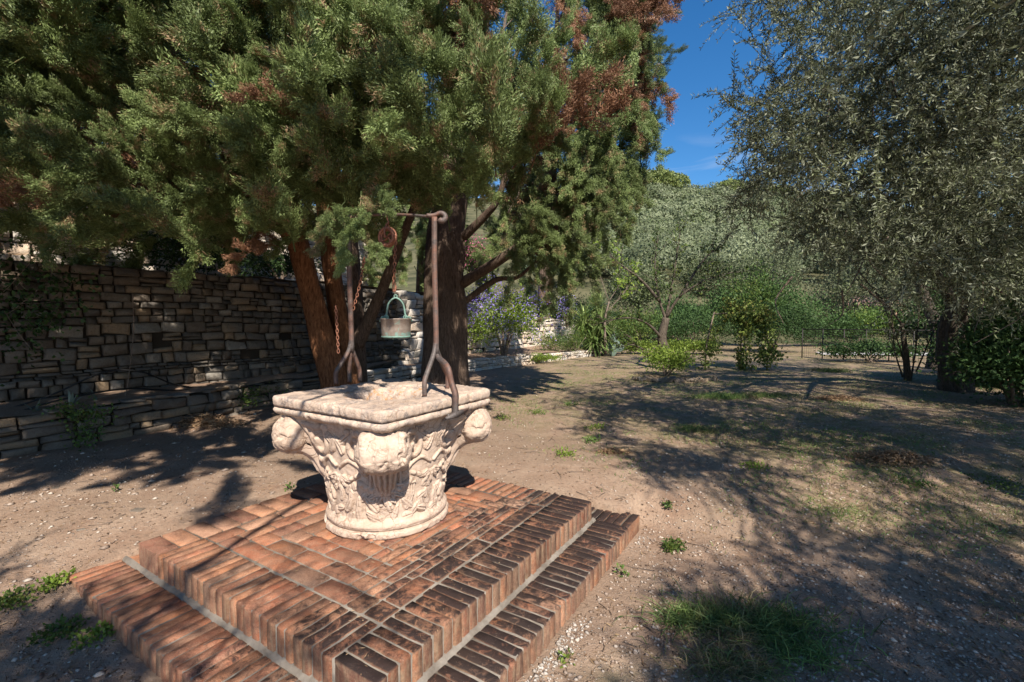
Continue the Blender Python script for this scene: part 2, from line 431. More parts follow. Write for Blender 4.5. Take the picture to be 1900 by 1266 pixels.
# stretcher ring and inner rings
def ring(a0, a1, first):
    """a square ring of stretchers; the near-left arm of wide bricks, the near-right arm of two narrow rows"""
    L = .257
    def run(p0, p1, fixed, horiz, kind, off):
        s = p0 - off
        while s < p1 - .02:
            e = min(s + L - .011, p1 - .006); st = max(s, p0 + .004); ln = e - st
            if ln > .05:
                kk = (round(ln, 2) if ln < .24 else kind[0],) + kind[1:]
                if horiz: brick(kk, st, fixed, 0)
                else: brick(kk, fixed, st, HP)
            s += L
    wd = .1285
    wide = STR
    run(a0 + (0 if first else 0), a1 - wd, a1 - wd / 2, True, wide, .06)        # far-left arm (runs along a)
    run(a0 + wd, a1 - wd, a0 + wd / 2, False, wide, .13)                        # near-left arm (runs along b)
    if first:
        run(a0, a1, a0 + wd / 2, True, wide, .12)                               # near-right arm
        run(a0 + wd, a1, a1 - wd / 2, False, wide, .02)
    else:
        for q in (0, 1):
            run(a0, a1, a0 + .032 + q * .0643, True, NAR, .09 * q + .03)
            run(a0 + wd, a1, a1 - .032 - q * .0643, False, NAR, .11 * q + .05)
for q in range(5): ring(.265 + q * .1285, SIDE - .265 - q * .1285, q == 0)
# lower tier
for k in range(37):
    brick(HEAD[:2] + (.142, .017), -TREAD + (k + .5) * .0652, -TREAD, HP, -STEP)
for k in range(36):
    if -TREAD + .262 + (k + .5) * .0652 < 2.33: brick(HEAD[:2] + (.142, .017), -TREAD, -TREAD + .262 + (k + .5) * .0652, 0, -STEP)
for k in range(7): brick((.27, .060, .142, .006), 2.395, -TREAD + .030 + k * .068, math.pi, -STEP)
for k in range(3): brick(FLATH, .04 + k * .125, 2.335, -HP, -STEP)
mb = MB()
def slab(x0, x1, y0, y1, z0, z1):
    V, F = box(x0, x1, y0, y1, z0, z1); mb.add(V, F)
slab(.008, SIDE - .008, .008, SIDE - .0045, -.30, -.0085)
slab(-TREAD + .008, -.0002, -TREAD + .008, 2.33, -.46, -STEP - .0060)
slab(-.0001, 2.39, -TREAD + .008, -.0002, -.46, -STEP - .0060)
slab(SIDE + .001, 2.39, 0, .20, -.46, -STEP - .0060)
slab(.001, .37, SIDE + .001, 2.33, -.46, -STEP - .0060)
mb.build('mortar_bed', M_MORTAR, platform)
mb = MB()                                                          # cement fillet where the upper tier stands on the lower
def fillet(A, B, n=60):
    A = np.array(A, float); B = np.array(B, float); d = (B - A) / np.linalg.norm(B - A); nrm = np.array([d[1], -d[0], 0])
    t = np.linspace(0, 1, n); g = 1 + .22 * fbm(np.stack([t * 30, 0 * t, 0 * t], -1), 3, 3)
    base = A + (B - A) * t[:, None]; rows = []
    for u, v in ((-.004, .020), (.008, .016), (.026, .008), (.036, -.004)):
        rows.append(base + nrm * (u if u < 0 else u * 1)[None] * g[:, None] + np.array([0, 0, 1]) * (v * g)[:, None])
    V = np.concatenate(rows); i = np.arange(n - 1)[None, :]; k = np.arange(3)[:, None] * n
    mb.add(V, np.stack([k + i, k + i + 1, k + n + i + 1, k + n + i], -1).reshape(-1, 4))
fillet((0, SIDE + .19, -STEP + .001), (0, -.02, -STEP + .001)) if False else None
E3 = 1
def fillet2(axis_, lo, hi):
    n = 80; t = np.linspace(lo, hi, n); g = 1 + .3 * fbm(np.stack([t * 14, 0 * t, 0 * t], -1), 4, 3); rows = []
    for u, v in ((.006, .017), (-.006, .012), (-.014, .006), (-.022, -.006)):
        uu = u * g if u < 0 else u + 0 * g
        rows.append(np.stack([uu, t, -STEP + v * g], -1) if axis_ == 'b' else np.stack([t, uu, -STEP + v * g], -1))
    V = np.concatenate(rows); i = np.arange(n - 1)[None, :]; k = np.arange(3)[:, None] * n
    F = np.stack([k + i, k + i + 1, k + n + i + 1, k + n + i], -1).reshape(-1, 4)
    mb.add(V, F if axis_ == 'b' else F[:, ::-1])
fillet2('b', -.03, 2.31); fillet2('a', -.03, 2.13)
mb.build('cement_fillet', M_MORTAR, platform, True)

# ------------------------------------------------------------------ carved wellhead
WA, WB = 1.125, 1.13; WZ = .866; HALF = .528
wpos = plat_w(WA, WB)
well = thing('wellhead', 'carved pale stone wellhead with corner scrolls and a square worn rim', 'wellhead', tuple(wpos), PROT)
def stone_material():
    m = Mat('carved_stone', .85, .25); O = m.coord('Object', well)
    n = m.noise(O, 3.2, 5, .65, .3); n2 = m.noise(O, 26, 7, .75)
    c = m.mix(m.ramp(n, [(.35, 0.0), (.65, 1.0)]), (.43, .325, .25), (.54, .415, .33))
    c = m.mix(m.ramp(n2, [(.5, 0.0), (.72, .6)]), c, (.64, .55, .46))
    veins = m.voro(m.new('ShaderNodeVectorMath', operation='ADD').outputs[0], 1) if False else None
    wv = m.new('ShaderNodeVectorMath', operation='MULTIPLY_ADD'); nn = m.new('ShaderNodeTexNoise'); nn.inputs['Scale'].default_value = 9
    nn.inputs['Detail'].default_value = 4; m.ln(O, nn.inputs['Vector']); m.ln(nn.outputs['Color'], wv.inputs[0])
    wv.inputs[1].default_value = (.09, .09, .09); m.ln(O, wv.inputs[2])
    cr = m.voro(wv.outputs[0], 13, 'DISTANCE_TO_EDGE'); cr2 = m.voro(wv.outputs[0], 31, 'DISTANCE_TO_EDGE')
    crk = m.ramp(cr, [(0.0, 1.0), (.045, 0.0)]); crk = m.math('MULTIPLY', crk, m.ramp(m.noise(O, 6, 3), [(.42, 0.0), (.6, 1.0)]))
    crk2 = m.math('MULTIPLY', m.ramp(cr2, [(0.0, .8), (.08, 0.0)]), m.ramp(m.noise(O, 9, 3), [(.45, 0.0), (.6, 1.0)]))
    k = m.math('MAXIMUM', crk, crk2)
    c = m.mix(m.math('MULTIPLY', k, .75), c, (.26, .165, .11))
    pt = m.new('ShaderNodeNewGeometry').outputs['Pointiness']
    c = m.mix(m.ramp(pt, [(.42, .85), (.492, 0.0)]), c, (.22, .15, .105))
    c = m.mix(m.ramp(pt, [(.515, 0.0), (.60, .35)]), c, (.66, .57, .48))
    # grey lichen on the rim, soot in patches
    sx = m.new('ShaderNodeSeparateXYZ'); m.ln(O, sx.inputs[0])
    hi = m.ramp(sx.outputs[2], [(.68, .12), (.80, 1.0)])
    li = m.ramp(m.noise(O, 17, 9, .8, .5), [(.47, 0.0), (.58, .75)])
    li2 = m.ramp(m.noise(O, 4, 3, .6), [(.36, 0.15), (.58, 1.0)])
    c = m.mix(m.math('MULTIPLY', m.math('MULTIPLY', li, li2), hi), c, (.17, .155, .155))
    # orange lichen inside the mouth
    rad = m.new('ShaderNodeVectorMath', operation='LENGTH'); cmb = m.new('ShaderNodeCombineXYZ'); m.ln(sx.outputs[0], cmb.inputs[0]); m.ln(sx.outputs[1], cmb.inputs[1])
    m.ln(cmb.outputs[0], rad.inputs[0])
    ins = m.ramp(rad.outputs['Value'], [(.285, 1.0), (.31, 0.0)])
    orr = m.ramp(m.noise(O, 12, 6, .8), [(.54, 0.0), (.60, 1.0)])
    c = m.mix(m.math('MULTIPLY', m.math('MULTIPLY', ins, orr), .7), c, (.42, .18, .03))
    st = m.ramp(m.noise(m.coord('Object', well, (1, 1, .35)), 5, 6, .8, 1.0), [(.60, 0.0), (.68, .55)])
    c = m.mix(m.math('MULTIPLY', st, hi), c, (.22, .12, .07))
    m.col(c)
    h = m.math('SUBTRACT', m.math('MULTIPLY', n2, .6), m.math('MULTIPLY', k, .8)); h = m.math('ADD', h, m.math('MULTIPLY', m.noise(O, 90, 4, .7), .3))
    m.bump(h, .5, .006)
    return m.m
M_STONE = stone_material()
def leafshape(du, dv, L, Wd, ang):
    c, s = math.cos(ang), math.sin(ang); a = du * c + dv * s; b = -du * s + dv * c; t = a / L
    w = Wd * np.sqrt(np.clip(1 - (2 * t - 1) ** 2, 0, 1)) * (1.15 - .5 * t)
    q = np.clip(1 - (b / (w + 1e-6)) ** 2, 0, 1) * ((t > 0) & (t < 1))
    return q ** .6 * (.7 + .3 * t) - .35 * np.exp(-(b / (.10 * Wd + .001)) ** 2) * (q > 0)
def body_mesh():
    nu, nv = 620, 330
    th = np.linspace(0, 2 * math.pi, nu, endpoint=False); zz = np.linspace(0, .745, nv)
    T, Z = np.meshgrid(th, zz)
    R0 = np.interp(Z, [0, .02, .10, .13, .30, .50, .66, .745], [.398, .402, .398, .376, .388, .412, .445, .470])
    corner = np.abs(np.cos(2 * (T - math.pi / 4))) * (np.cos(4 * (T - math.pi / 4)) > 0)
    R0 = R0 + .175 * np.clip(corner, 0, 1) ** 5 * sstep(.34, .70, Z) ** 1.6
    R0 = R0 - .028 * (1 - np.clip(corner, 0, 1)) * sstep(.45, .74, Z)
    H = np.zeros_like(T); g = np.random.default_rng(11)
    U = T * .41
    def wrap(u0): 
        d = U - u0; per = 2 * math.pi * .41; return (d + per / 2) % per - per / 2
    def lf(u0, v0, L, W, a, h):
        nonlocal H
        H = np.maximum(H, leafshape(wrap(u0), Z - v0, L, W, a) * h)
    def ball(u0, v0, r, h):
        nonlocal H
        d = np.hypot(wrap(u0), Z - v0) / r; H = np.maximum(H, h * np.sqrt(np.clip(1 - d * d, 0, 1)))
    def cord(pts, w, h, rope=0):
        nonlocal H
        C = bez(pts, 60); best = np.full(T.shape, 9., np.float32); sb = np.zeros(T.shape, np.float32)
        du = 2 * math.pi * .41 / nu; dz = zz[1] - zz[0]; hw = int(w / du) + 2; hz = int(w / dz) + 2
        for q, (cu, cv) in enumerate(C[:, :2] if C.shape[1] > 2 else C):
            ci = np.arange(int(cu / du) - hw, int(cu / du) + hw + 1); ri = np.arange(max(0, int(cv / dz) - hz), min(nv, int(cv / dz) + hz + 1))
            d = np.hypot((ci * du - cu)[None, :], (zz[ri] - cv)[:, None]); ix = np.ix_(ri, ci % nu)
            better = d < best[ix]; sb[ix] = np.where(better, q, sb[ix]); best[ix] = np.where(better, d, best[ix])
        k = h * np.sqrt(np.clip(1 - (best / w) ** 2, 0, 1))
        if rope: k = k * (1 + .25 * np.sin(sb * rope))
        H = np.maximum(H, k)
    per = 2 * math.pi * .41
    for f in range(4):
        u0 = per / 4 * f; uc = per / 4 * (f + .5)                 # u0: middle of a face, uc: the corner
        # cords that run down under each scroll
        for s in (-1, 1):
            cord([(uc + s * .075, .70), (uc + s * .085, .58), (uc + s * .052, .44), (uc + s * .060, .30), (uc + s * .03, .22)], .014, .022, 1.3)
            cord([(uc + s * .11, .69), (uc + s * .12, .60), (uc + s * .088, .46), (uc + s * .095, .34)], .011, .016)
            # big curled scrolls filling the faces
            cord([(u0 + s * .20, .70), (u0 + s * .13, .66), (u0 + s * .10, .58), (u0 + s * .14, .52), (u0 + s * .19, .55), (u0 + s * .17, .60)], .020, .024)
            cord([(u0 + s * .02, .46), (u0 + s * .09, .50), (u0 + s * .16, .47), (u0 + s * .20, .42)], .014, .018)
            ball(u0 + s * .215, .46, .032, .034); ball(u0 + s * .10, .68, .024, .026); ball(u0 + s * .245, .63, .022, .026)
            lf(u0 + s * .06, .54, .12, .035, math.pi / 2 + s * .5, .026); lf(u0 + s * .03, .60, .11, .03, math.pi / 2 - s * .9, .026)
            lf(u0 + s * .15, .62, .09, .026, math.pi / 2 + s * .2, .024)
        cord([(uc - .16, .36), (uc - .09, .315), (uc, .30), (uc + .09, .315), (uc + .16, .36)], .020, .022, .9)
        cord([(u0 - .15, .41), (u0 - .07, .375), (u0, .37), (u0 + .07, .375), (u0 + .15, .41)], .016, .020, .9)
        # cup with flutes
        for q in range(7):
            cord([(u0 - .24 + q * .017, .335), (u0 - .236 + q * .0165, .26)], .0075, .017)
        cord([(u0 - .255, .345), (u0 - .13, .345)], .010, .022)
        ball(uc, .31, .05, .028)
        for q in range(5):
            lf(uc + (q - 2) * .012, .31, .10, .024, -math.pi / 2 + (q - 2) * .55, .030)
            lf(u0 + (q - 2) * .012, .40, .085, .022, -math.pi / 2 + (q - 2) * .6, .026)
    # leaf bands low down
    for row, (v0, L, W, h, n) in enumerate([(.125, .10, .030, .024, 36), (.17, .115, .032, .027, 32), (.23, .09, .028, .024, 34), (.30, .08, .026, .020, 30)]):
        for q in range(n):
            if row > 1 and g.random() < .25: continue
            lf(per * (q + .5 * (row % 2)) / n + g.normal(0, .008), v0 + g.normal(0, .010), L * g.uniform(.7, 1.25), W * g.uniform(.8, 1.2),
               math.pi / 2 + g.normal(0, .75), h * g.uniform(.7, 1.1))
    for q in range(16): 
        ball(g.uniform(0, per), g.uniform(.2, .66), g.uniform(.008, .020), g.uniform(.008, .018))
    H = H * sstep(.105, .135, Z) * .95
    # base mouldings, chipped
    H = H + .012 * np.exp(-((Z - .085) / .018) ** 2) + .020 * np.exp(-((Z - .03) / .026) ** 4)
    P3 = np.stack([np.cos(T) * R0, np.sin(T) * R0, Z], -1)
    wear = fbm(P3 * 9, 4, 2); chip = fbm(P3 * 22, 4, 9)
    H = H * (1 - .45 * sstep(.0, .35, wear)) + .005 * wear * 2 + .0035 * chip
    H = H - .022 * sstep(.18, .42, fbm(P3 * 14, 3, 31)) * (Z < .06)
    H = H - .012 * np.exp(-((Z - (.057 + .006 * wear)) / .004) ** 2)
    R = R0 + H
    V = np.stack([np.cos(T) * R, np.sin(T) * R, Z - .004], -1).reshape(-1, 3)
    i = np.arange(nv - 1)[:, None] * nu; j = np.arange(nu)[None, :]; j2 = (j + 1) % nu
    F = np.stack([i + j, i + j2, i + nu + j2, i + nu + j], -1).reshape(-1, 4)
    return V, F
V, F = body_mesh(); obj('body', V, F, M_STONE, well, True)
def rim_mesh():
    nt = 480; th = np.linspace(0, 2 * math.pi, nt, endpoint=False)
    th = th - .16 * np.sin(4 * th) / 4 * -1                      # gather samples at the corners
    c, s = np.cos(th), np.sin(th)
    sq = 1 / (np.abs(c) ** 26 + np.abs(s) ** 26) ** (1 / 26)
    def prof(): # (radius kind: 'c' circle r / 's' square half, z)
        out = []
        for z in (.30, .45, .60, .72, .80): out.append(('c', .235, z))
        out += [('c', .250, .835), ('c', .268, .857)]
        for k in np.linspace(.08, .97, 18): out.append(('m', k, WZ))
        out += [('s', HALF - .006, .862), ('s', HALF, .852), ('s', HALF + .001, .835), ('s', HALF, .815), ('s', HALF - .004, .803),
                ('s', HALF - .032, .7985), ('s', HALF - .030, .794), ('s', HALF - .006, .790), ('s', HALF + .002, .778), ('s', HALF, .765), ('s', HALF - .008, .752), ('s', HALF - .028, .742),
                ('s', HALF - .065, .731), ('s', HALF - .105, .715), ('s', HALF - .145, .690), ('q', .75, .672), ('q', .5, .655), ('q', .3, .64)]
        return out
    rows = []; zs = []
    for kind, v, z in prof():
        if kind == 'c': r = np.full(nt, v)
        elif kind == 's': r = v * sq
        elif kind == 'm': r = (1 - v) * .268 + v * (HALF - .006) * sq
        else: r = (HALF - .165) * (sq * v + (1 - v) * 1.02)
        rows.append(r); zs.append(np.full(nt, z))
    R = np.array(rows); Z = np.array(zs)
    P = np.stack([c * R, s * R, Z], -1)
    n = fbm(P * 7, 4, 21); n2 = fbm(P * 28, 4, 22); n3 = fbm(P * 70, 2, 24)
    nrm = np.zeros_like(P); D = np.gradient(P, axis=0); Tn = np.gradient(P, axis=1); Tn[:, 0] = Tn[:, 1]; Tn[:, -1] = Tn[:, -2]
    nrm = np.cross(Tn, D); nrm /= np.linalg.norm(nrm, axis=2)[..., None] + 1e-9
    amp = .009 * n + .006 * n2 + .0022 * n3 - .012 * sstep(.15, .5, fbm(P * 12, 3, 44))
    P = P + nrm * (-amp if nrm[20, 5, 2] < 0 else amp)[..., None]
    # dished middle of the top
    rad = np.hypot(P[..., 0], P[..., 1]); P[..., 2] -= .010 * (1 - sstep(.30, .42, rad)) * (Z > .85)
    m = len(rows); V = P.reshape(-1, 3)
    i = np.arange(m - 1)[:, None] * nt; j = np.arange(nt)[None, :]; j2 = (j + 1) % nt
    F = np.stack([i + j, i + nt + j, i + nt + j2, i + j2], -1).reshape(-1, 4)[:, ::-1]
    return V, F[:, ::-1]
V, F = rim_mesh(); obj('rim', V, F, M_STONE, well, True)
def volute(seed):
    """a rolled corner scroll: axis along y (tangential), centre at the origin, body towards -x"""
    nu, nv = 150, 90
    t = np.linspace(0, 2 * math.pi, nu, endpoint=False); v = np.linspace(-1, 1, nv)
    T, Vv = np.meshgrid(t, v)
    w = .150; y = w * np.sign(Vv) * np.abs(Vv) ** .8
    env = np.sqrt(np.clip(1 - np.abs(Vv) ** 3.2, 0, 1)) * .9 + .0
    env = env * (1 + .05 * np.exp(-(Vv / .35) ** 2))
    r = .126 * env
    x = r * np.cos(T) * 1.0; z = r * np.sin(T) * 1.06
    P = np.stack([x, y, z], -1); d = P / (np.linalg.norm(P, axis=2)[..., None] + 1e-9)
    spiral = .0075 * np.abs(np.sin(Vv * 6.5 + 1.2 * np.sin(T + seed))) ** .5 + .007 * np.abs(np.cos(Vv * 8)) * (np.sin(T) < -.3) + .005 * np.sin(T + env * 9) * sstep(.5, .8, np.abs(Vv))
    P = P + d * (spiral + .011 * fbm(P * 14, 3, seed) + .005 * fbm(P * 42, 3, seed + 4) - .014 * sstep(.2, .5, fbm(P * 20 + 3, 3, seed + 8)))[..., None]
    i = np.arange(nv - 1)[:, None] * nu; j = np.arange(nu)[None, :]; j2 = (j + 1) % nu
    F = np.stack([i + j, i + j2, i + nu + j2, i + nu + j], -1).reshape(-1, 4)
    M = MB().add(P.reshape(-1, 3), F)
    # the rising leaf that carries the roll
    nz = 60; nw = 34
    path = bez([(-.215, -.36), (-.200, -.25), (-.150, -.15), (-.085, -.095), (-.02, -.075), (.04, -.03)], nz)
    s = np.linspace(-1, 1, nw); wid = np.interp(np.linspace(0, 1, nz), [0, .4, .8, 1], [.055, .085, .118, .110])
    S, W = np.meshgrid(s, wid); k = np.arange(nz)
    tg = np.gradient(path, axis=0); nr = np.stack([-tg[:, 1], tg[:, 0]], -1); nr /= np.linalg.norm(nr, axis=1)[:, None]; nr = -nr
    th = (.080 * np.sqrt(np.clip(1 - S ** 2, 0, 1)) * (1 + .0 * S) + .010 * np.cos(S * 15)) * np.interp(k, [0, 12, nz], [.35, 1, 1])[:, None] - .025
    Q = np.stack([path[:, 0][:, None] + nr[:, 0][:, None] * th, S * W, path[:, 1][:, None] + nr[:, 1][:, None] * th], -1)
    Q = Q + .007 * fbm(Q * 16, 3, seed + 3)[..., None]
    i = np.arange(nz - 1)[:, None] * nw; j = np.arange(nw - 1)[None, :]
    F = np.stack([i + j, i + j + 1, i + nw + j + 1, i + nw + j], -1).reshape(-1, 4)
    M.add(Q.reshape(-1, 3), F); return M
for q in range(4):
    a = math.pi / 4 + q * HP; o = volute(q * 5 + 1).build('corner_scroll', M_STONE, well, True)
    o.location = (math.cos(a) * .606, math.sin(a) * .606, .618); o.rotation_euler = (0, 0, a)
obj('shaft_water', np.array([[math.cos(t) * .26, math.sin(t) * .26, .18] for t in np.linspace(0, 2 * math.pi, 24, endpoint=False)]),
    np.array([[0, k, k + 1] for k in range(1, 23)]), M_MORTAR, well)

# ------------------------------------------------------------------ ironwork
def iron_material(name, dark, light, rust, rust_amt):
    m = Mat(name, .62, .5); O = m.coord('Object'); n = m.noise(O, 30, 6, .75); n2 = m.noise(O, 5, 4, .6)
    c = m.mix(m.ramp(n, [(.35, 0.0), (.7, 1.0)]), dark, light)
    c = m.mix(m.math('MULTIPLY', m.ramp(n2, [(.5 - rust_amt * .3, 0.0), (.62 - rust_amt * .3, 1.0)]), m.ramp(n, [(.4, 0.3), (.6, 1.0)])), c, rust)
    m.col(c); m.b.inputs['Metallic'].default_value = .25; m.bump(m.noise(O, 80, 4, .7), .5, .003); return m.m
M_IRON = iron_material('wrought_iron', (.060, .050, .048), (.16, .135, .125), (.17, .085, .06), .3)
M_RUST = iron_material('rusty_iron', (.16, .065, .045), (.28, .13, .10), (.33, .14, .08), .8)
def leg_tube(mb, pts, r, n=26, flat=None): add_tube(mb, bez(pts, n), r, 4, square=True, noise=.05, flat=flat, seed=3)
def iron_post(name, label, base, top_z, split_z, dx, feet, hook):
    """base: point on the rim under the post; feet: offsets of the feet from it"""
    t = thing(name, label, 'iron post', tuple(base), 0.0, 'wrought iron posts on the well rim')
    H = top_z - base[2]; S = split_z - base[2]
    mb = MB(); P = np.array([[0, 0, z] for z in np.linspace(S - .03, H, 30)])
    P[:, 0] += .004 * np.sin(P[:, 2] * 5); V_, F_, T_ = tube(P, .0235, 4, square=True, noise=.05, seed=4); mb.add(V_, F_); mb.F3.append(T_); mb.t3.append(np.full(len(T_), .5))
    mb.build('shaft', M_IRON, t)
    for k, f in enumerate(feet):
        f = np.array(f, float); mb = MB()
        leg_tube(mb, [(0, 0, S + .05), (f[0] * .18, f[1] * .18, S - .03), (f[0] * .72, f[1] * .72, S * .52), (f[0] * 1.0, f[1] * 1.0, S * .30), (f[0], f[1], f[2] - .004)], .0195)
        mb.build('foot', M_IRON, t)
    if hook:
        mb = MB()
        a = np.linspace(math.pi * 1.0, -math.pi * .75, 26); rr = np.linspace(.040, .020, 26)
        cv = np.stack([.042 + rr * np.cos(a) , 0 * a, H - .004 + rr * np.sin(a) * .9], -1)
        cv = np.vstack([[(-.055, 0, H + .012), (-.03, 0, H + .010), (-.005, 0, H + .012)], cv[4:]])
        add_tube(mb, bez(cv, 60), np.linspace(.014, .023, 60), 8, noise=.03); mb.build('curled_top', M_IRON, t)
    return t
fa, fb, fc = on_z(788, 734, WZ), on_z(829, 722, WZ), on_z(829, 727, WZ)
pb = (fa + fb) / 2; pb[2] = WZ
ptop = at(812, 403, pb[1]); psp = at(808, 648, pb[1])
right_post = iron_post('iron_post', 'forked iron post with curled top clamped to the right edge of the stone rim', pb, ptop[2], psp[2], 0,
                       [fa - pb, fb - pb + np.array([0, .03, 0])], True)
mb = MB()                                                          # third leg: flat strap that goes over the rim edge to a clamp
ed = plat_w(1.0, WB - HALF - .012)
_a, _b = plat_xy(*on_z(829, 736, WZ)[:2]); _c = plat_w(_a, WB - HALF + .035, WZ); _o = plat_w(_a, WB - HALF - .030, WZ)
lo = at(829, 770, _o[1])
rel = lambda p: np.array(p) - pb
leg_tube(mb, [rel((pb[0], pb[1], psp[2] + .04)), rel((pb[0] + .012, pb[1] - .01, psp[2] - .05)), rel(_c + [0, 0, .20]), rel(_o * .5 + _c * .5 + [0, 0, .10]), rel(_o + [0, 0, .02]), rel(_o - [0, 0, .04]), rel([_o[0], _o[1], lo[2]])], .0225)
mb.build('strap', M_IRON, right_post)
mb = MB(); ex = np.array([PX[0], PX[1], 0]); cl = np.array([_o[0], _o[1], lo[2] + .004])
add_tube(mb, [rel(cl - ex * .095 - [0, 0, .012]), rel(cl), rel(cl + ex * .13 + [0, 0, .01])], [.012, .026, .010], 4, square=True)
mb.build('clamp_bar', M_IRON, right_post)
mb = MB()
for s in (-.07, .10):
    q = cl + ex * s; add_tube(mb, [rel(q - [0, 0, .02]), rel(q + [0, 0, .015])], .008, 6); add_tube(mb, [rel(q + np.array([-.01, .02, -.01])), rel(q + np.array([0.03, .13, -.015]))], .007, 5)
mb.build('clamp_bolt', M_IRON, right_post)
la, lb = on_z(624, 712, WZ), on_z(668, 707, WZ); lb2 = (la + lb) / 2; lb2[2] = WZ
lsp = at(652, 645, lb2[1]); ltop = at(652, 398, lb2[1])
lb3 = lb2.copy(); lb3[0] = lsp[0]
left_post = iron_post('iron_post', 'forked iron post on the far left edge of the rim, top hidden in foliage', lb3, ltop[2], lsp[2], 0,
                      [la - lb3, lb - lb3, np.array([-.035, .05, 0])], False)
# crossbar with pulley
mb = MB(); A = np.array([lb3[0], lb3[1], ltop[2] - .02]); B = np.array([pb[0], pb[1], ptop[2] - .0])
mid = (A + B) / 2
cross = thing('iron_crossbar', 'dark iron bar arched between the tops of the two well posts', 'iron bar', tuple(A), 0)
C_ = bez([A - A, (B - A) * .25 + [0, 0, .012], (B - A) * .5 + [0, 0, .02], (B - A) * .78 + [0, 0, .012], (B - A)], 30)
add_tube(mb, C_, .012, 4, square=True, noise=.04); mb.build('bar', M_IRON, cross)
pc = at(719, 440, mid[1]); 
pul = thing('pulley', 'rusty round iron pulley wheel hanging above the bucket', 'pulley', tuple(pc), math.radians(-25))
def torus(R, r, n=36, m=10, a0=0, a1=2 * math.pi):
    a = np.linspace(a0, a1, n); return tube(np.stack([R * np.cos(a), 0 * a, R * np.sin(a)], -1), r, m, cap=abs(a1 - a0) < 6.2)
mb = MB()
for y in (-.014, .014):
    V_, F_, T_ = torus(.064, .011); V_[:, 1] += y; mb.add(V_, F_)
V_, F_, T_ = torus(.055, .012); mb.add(V_, F_); mb.build('wheel', M_RUST, pul, True)
for k in range(4):
    mb = MB(); a = k * math.pi / 2 + .5
    add_tube(mb, bez([(0, 0, 0), (.02 * math.cos(a + .5), 0, .02 * math.sin(a + .5)), (.055 * math.cos(a), 0, .055 * math.sin(a))], 8), .007, 6); mb.build('spoke', M_RUST, pul)
mb = MB()
for s in (-1, 1): add_tube(mb, bez([(0, s * .03, -.012), (0, s * .032, .04), (0, s * .012, .085), (0, 0, .10)], 12), .007, 6)
add_tube(mb, [(0, -.034, 0), (0, .034, 0)], .007, 8); add_tube(mb, bez([(0, 0, .09), (.012, 0, .11), (0, 0, .13), (-.005, 0, .165)], 14), .006, 6); mb.build('hanger', M_RUST, pul)
def chain(name, label, p0, p1, sag=0, link_len=.034, r=.0038, wid=.0098, mat=None):
    """interlocked oval links, every second one turned"""
    t = thing(name, label, 'chain', tuple(p0)); mb = MB(); p0 = np.array(p0); p1 = np.array(p1); L = np.linalg.norm(p1 - p0)
    n = max(4, int(L / (link_len * .74)))
    for k in range(n):
        s = (k + .5) / n; c = (p1 - p0) * s + np.array([sag * math.sin(math.pi * s), 0, 0]); T = (p1 - p0) / L
        u = np.cross(T, [0, 1, 0]); u /= np.linalg.norm(u); w = np.cross(T, u)
        side = u if k % 2 else w; a = np.linspace(0, 2 * math.pi, 11)
        P = c + np.outer(np.cos(a) * link_len / 2, T) + np.outer(np.sin(a) * wid, side)
        V_, F_, _ = tube(P, r, 4, cap=False); mb.add(V_, F_)
    mb.build('links', mat or M_RUST, t); t['kind'] = 'thing'; return t
ca = pc + np.array([.060, 0, 0]); cb = at(731, 520, mid[1])
chain('bucket_chain', 'rusty chain running from the pulley down to the bucket hook', ca, cb)
mb = MB(); ht = thing('snap_hook', 'rusty iron hook joining the chain to the bucket ring', 'hook', tuple(cb))
a = np.linspace(0, 2 * math.pi, 22); P = np.stack([.008 * np.cos(a), 0 * a, -.045 + .042 * np.sin(a)], -1); V_, F_, _ = tube(P, .0055, 6, cap=False); mb.add(V_, F_)
mb.build('link', M_RUST, ht, True)
mb = MB(); add_tube(mb, bez([(.004, 0, -.03), (.014, 0, -.05), (.008, 0, -.085)], 10), .0055, 6); mb.build('gate', M_RUST, ht)
# bucket
bk = at(735, 600, mid[1]); bt = at(735, 589, mid[1]); S_ = mid[1] / FPX
def copper():
    m = Mat('aged_copper', .5, .5); O = m.coord('Object'); n = m.noise(O, 14, 6, .75, .5); sx = m.new('ShaderNodeSeparateXYZ'); m.ln(O, sx.inputs[0])
    c = m.mix(m.ramp(m.noise(O, 25, 5, .7), [(.35, 0.0), (.7, 1.0)]), (.21, .16, .13), (.32, .27, .23))
    lowr = m.ramp(sx.outputs[2], [(0.0, 1.0), (.05, 0.0)])
    f = m.ramp(m.math('ADD', n, m.math('MULTIPLY', lowr, .22)), [(.58, 0.0), (.68, 1.0)])
    c = m.mix(m.math('MULTIPLY', f, .85), c, (.22, .42, .37)); m.col(c); m.b.inputs['Metallic'].default_value = .35
    m.bump(n, .4, .004); return m.m
def verdi():
    m = Mat('verdigris', .7, .4); O = m.coord('Object'); n = m.noise(O, 30, 5, .7)
    m.col(m.mix(m.ramp(n, [(.35, 0.0), (.65, 1.0)]), (.11, .17, .145), (.18, .31, .26))); m.bump(n, .5, .003); return m.m
M_COPPER = copper(); M_VERDI = verdi()
rt = 28 * S_; rb = 25.5 * S_; hb = 35 * S_; b0 = at(735, 627, mid[1])
bucket = thing('copper_bucket', 'aged copper bucket with green arched handle hanging over the well', 'bucket', tuple(b0), .2)
def lathe(prof, n=48):
    a = np.linspace(0, 2 * math.pi, n, endpoint=False); P = np.array(prof)
    V = np.stack([np.outer(P[:, 0], np.cos(a)), np.outer(P[:, 0], np.sin(a)), np.repeat(P[:, 1][:, None], n, 1)], -1).reshape(-1, 3)
    m = len(P); i = np.arange(m - 1)[:, None] * n; j = np.arange(n)[None, :]; j2 = (j + 1) % n
    return V, np.stack([i + j, i + j2, i + n + j2, i + n + j], -1).reshape(-1, 4)
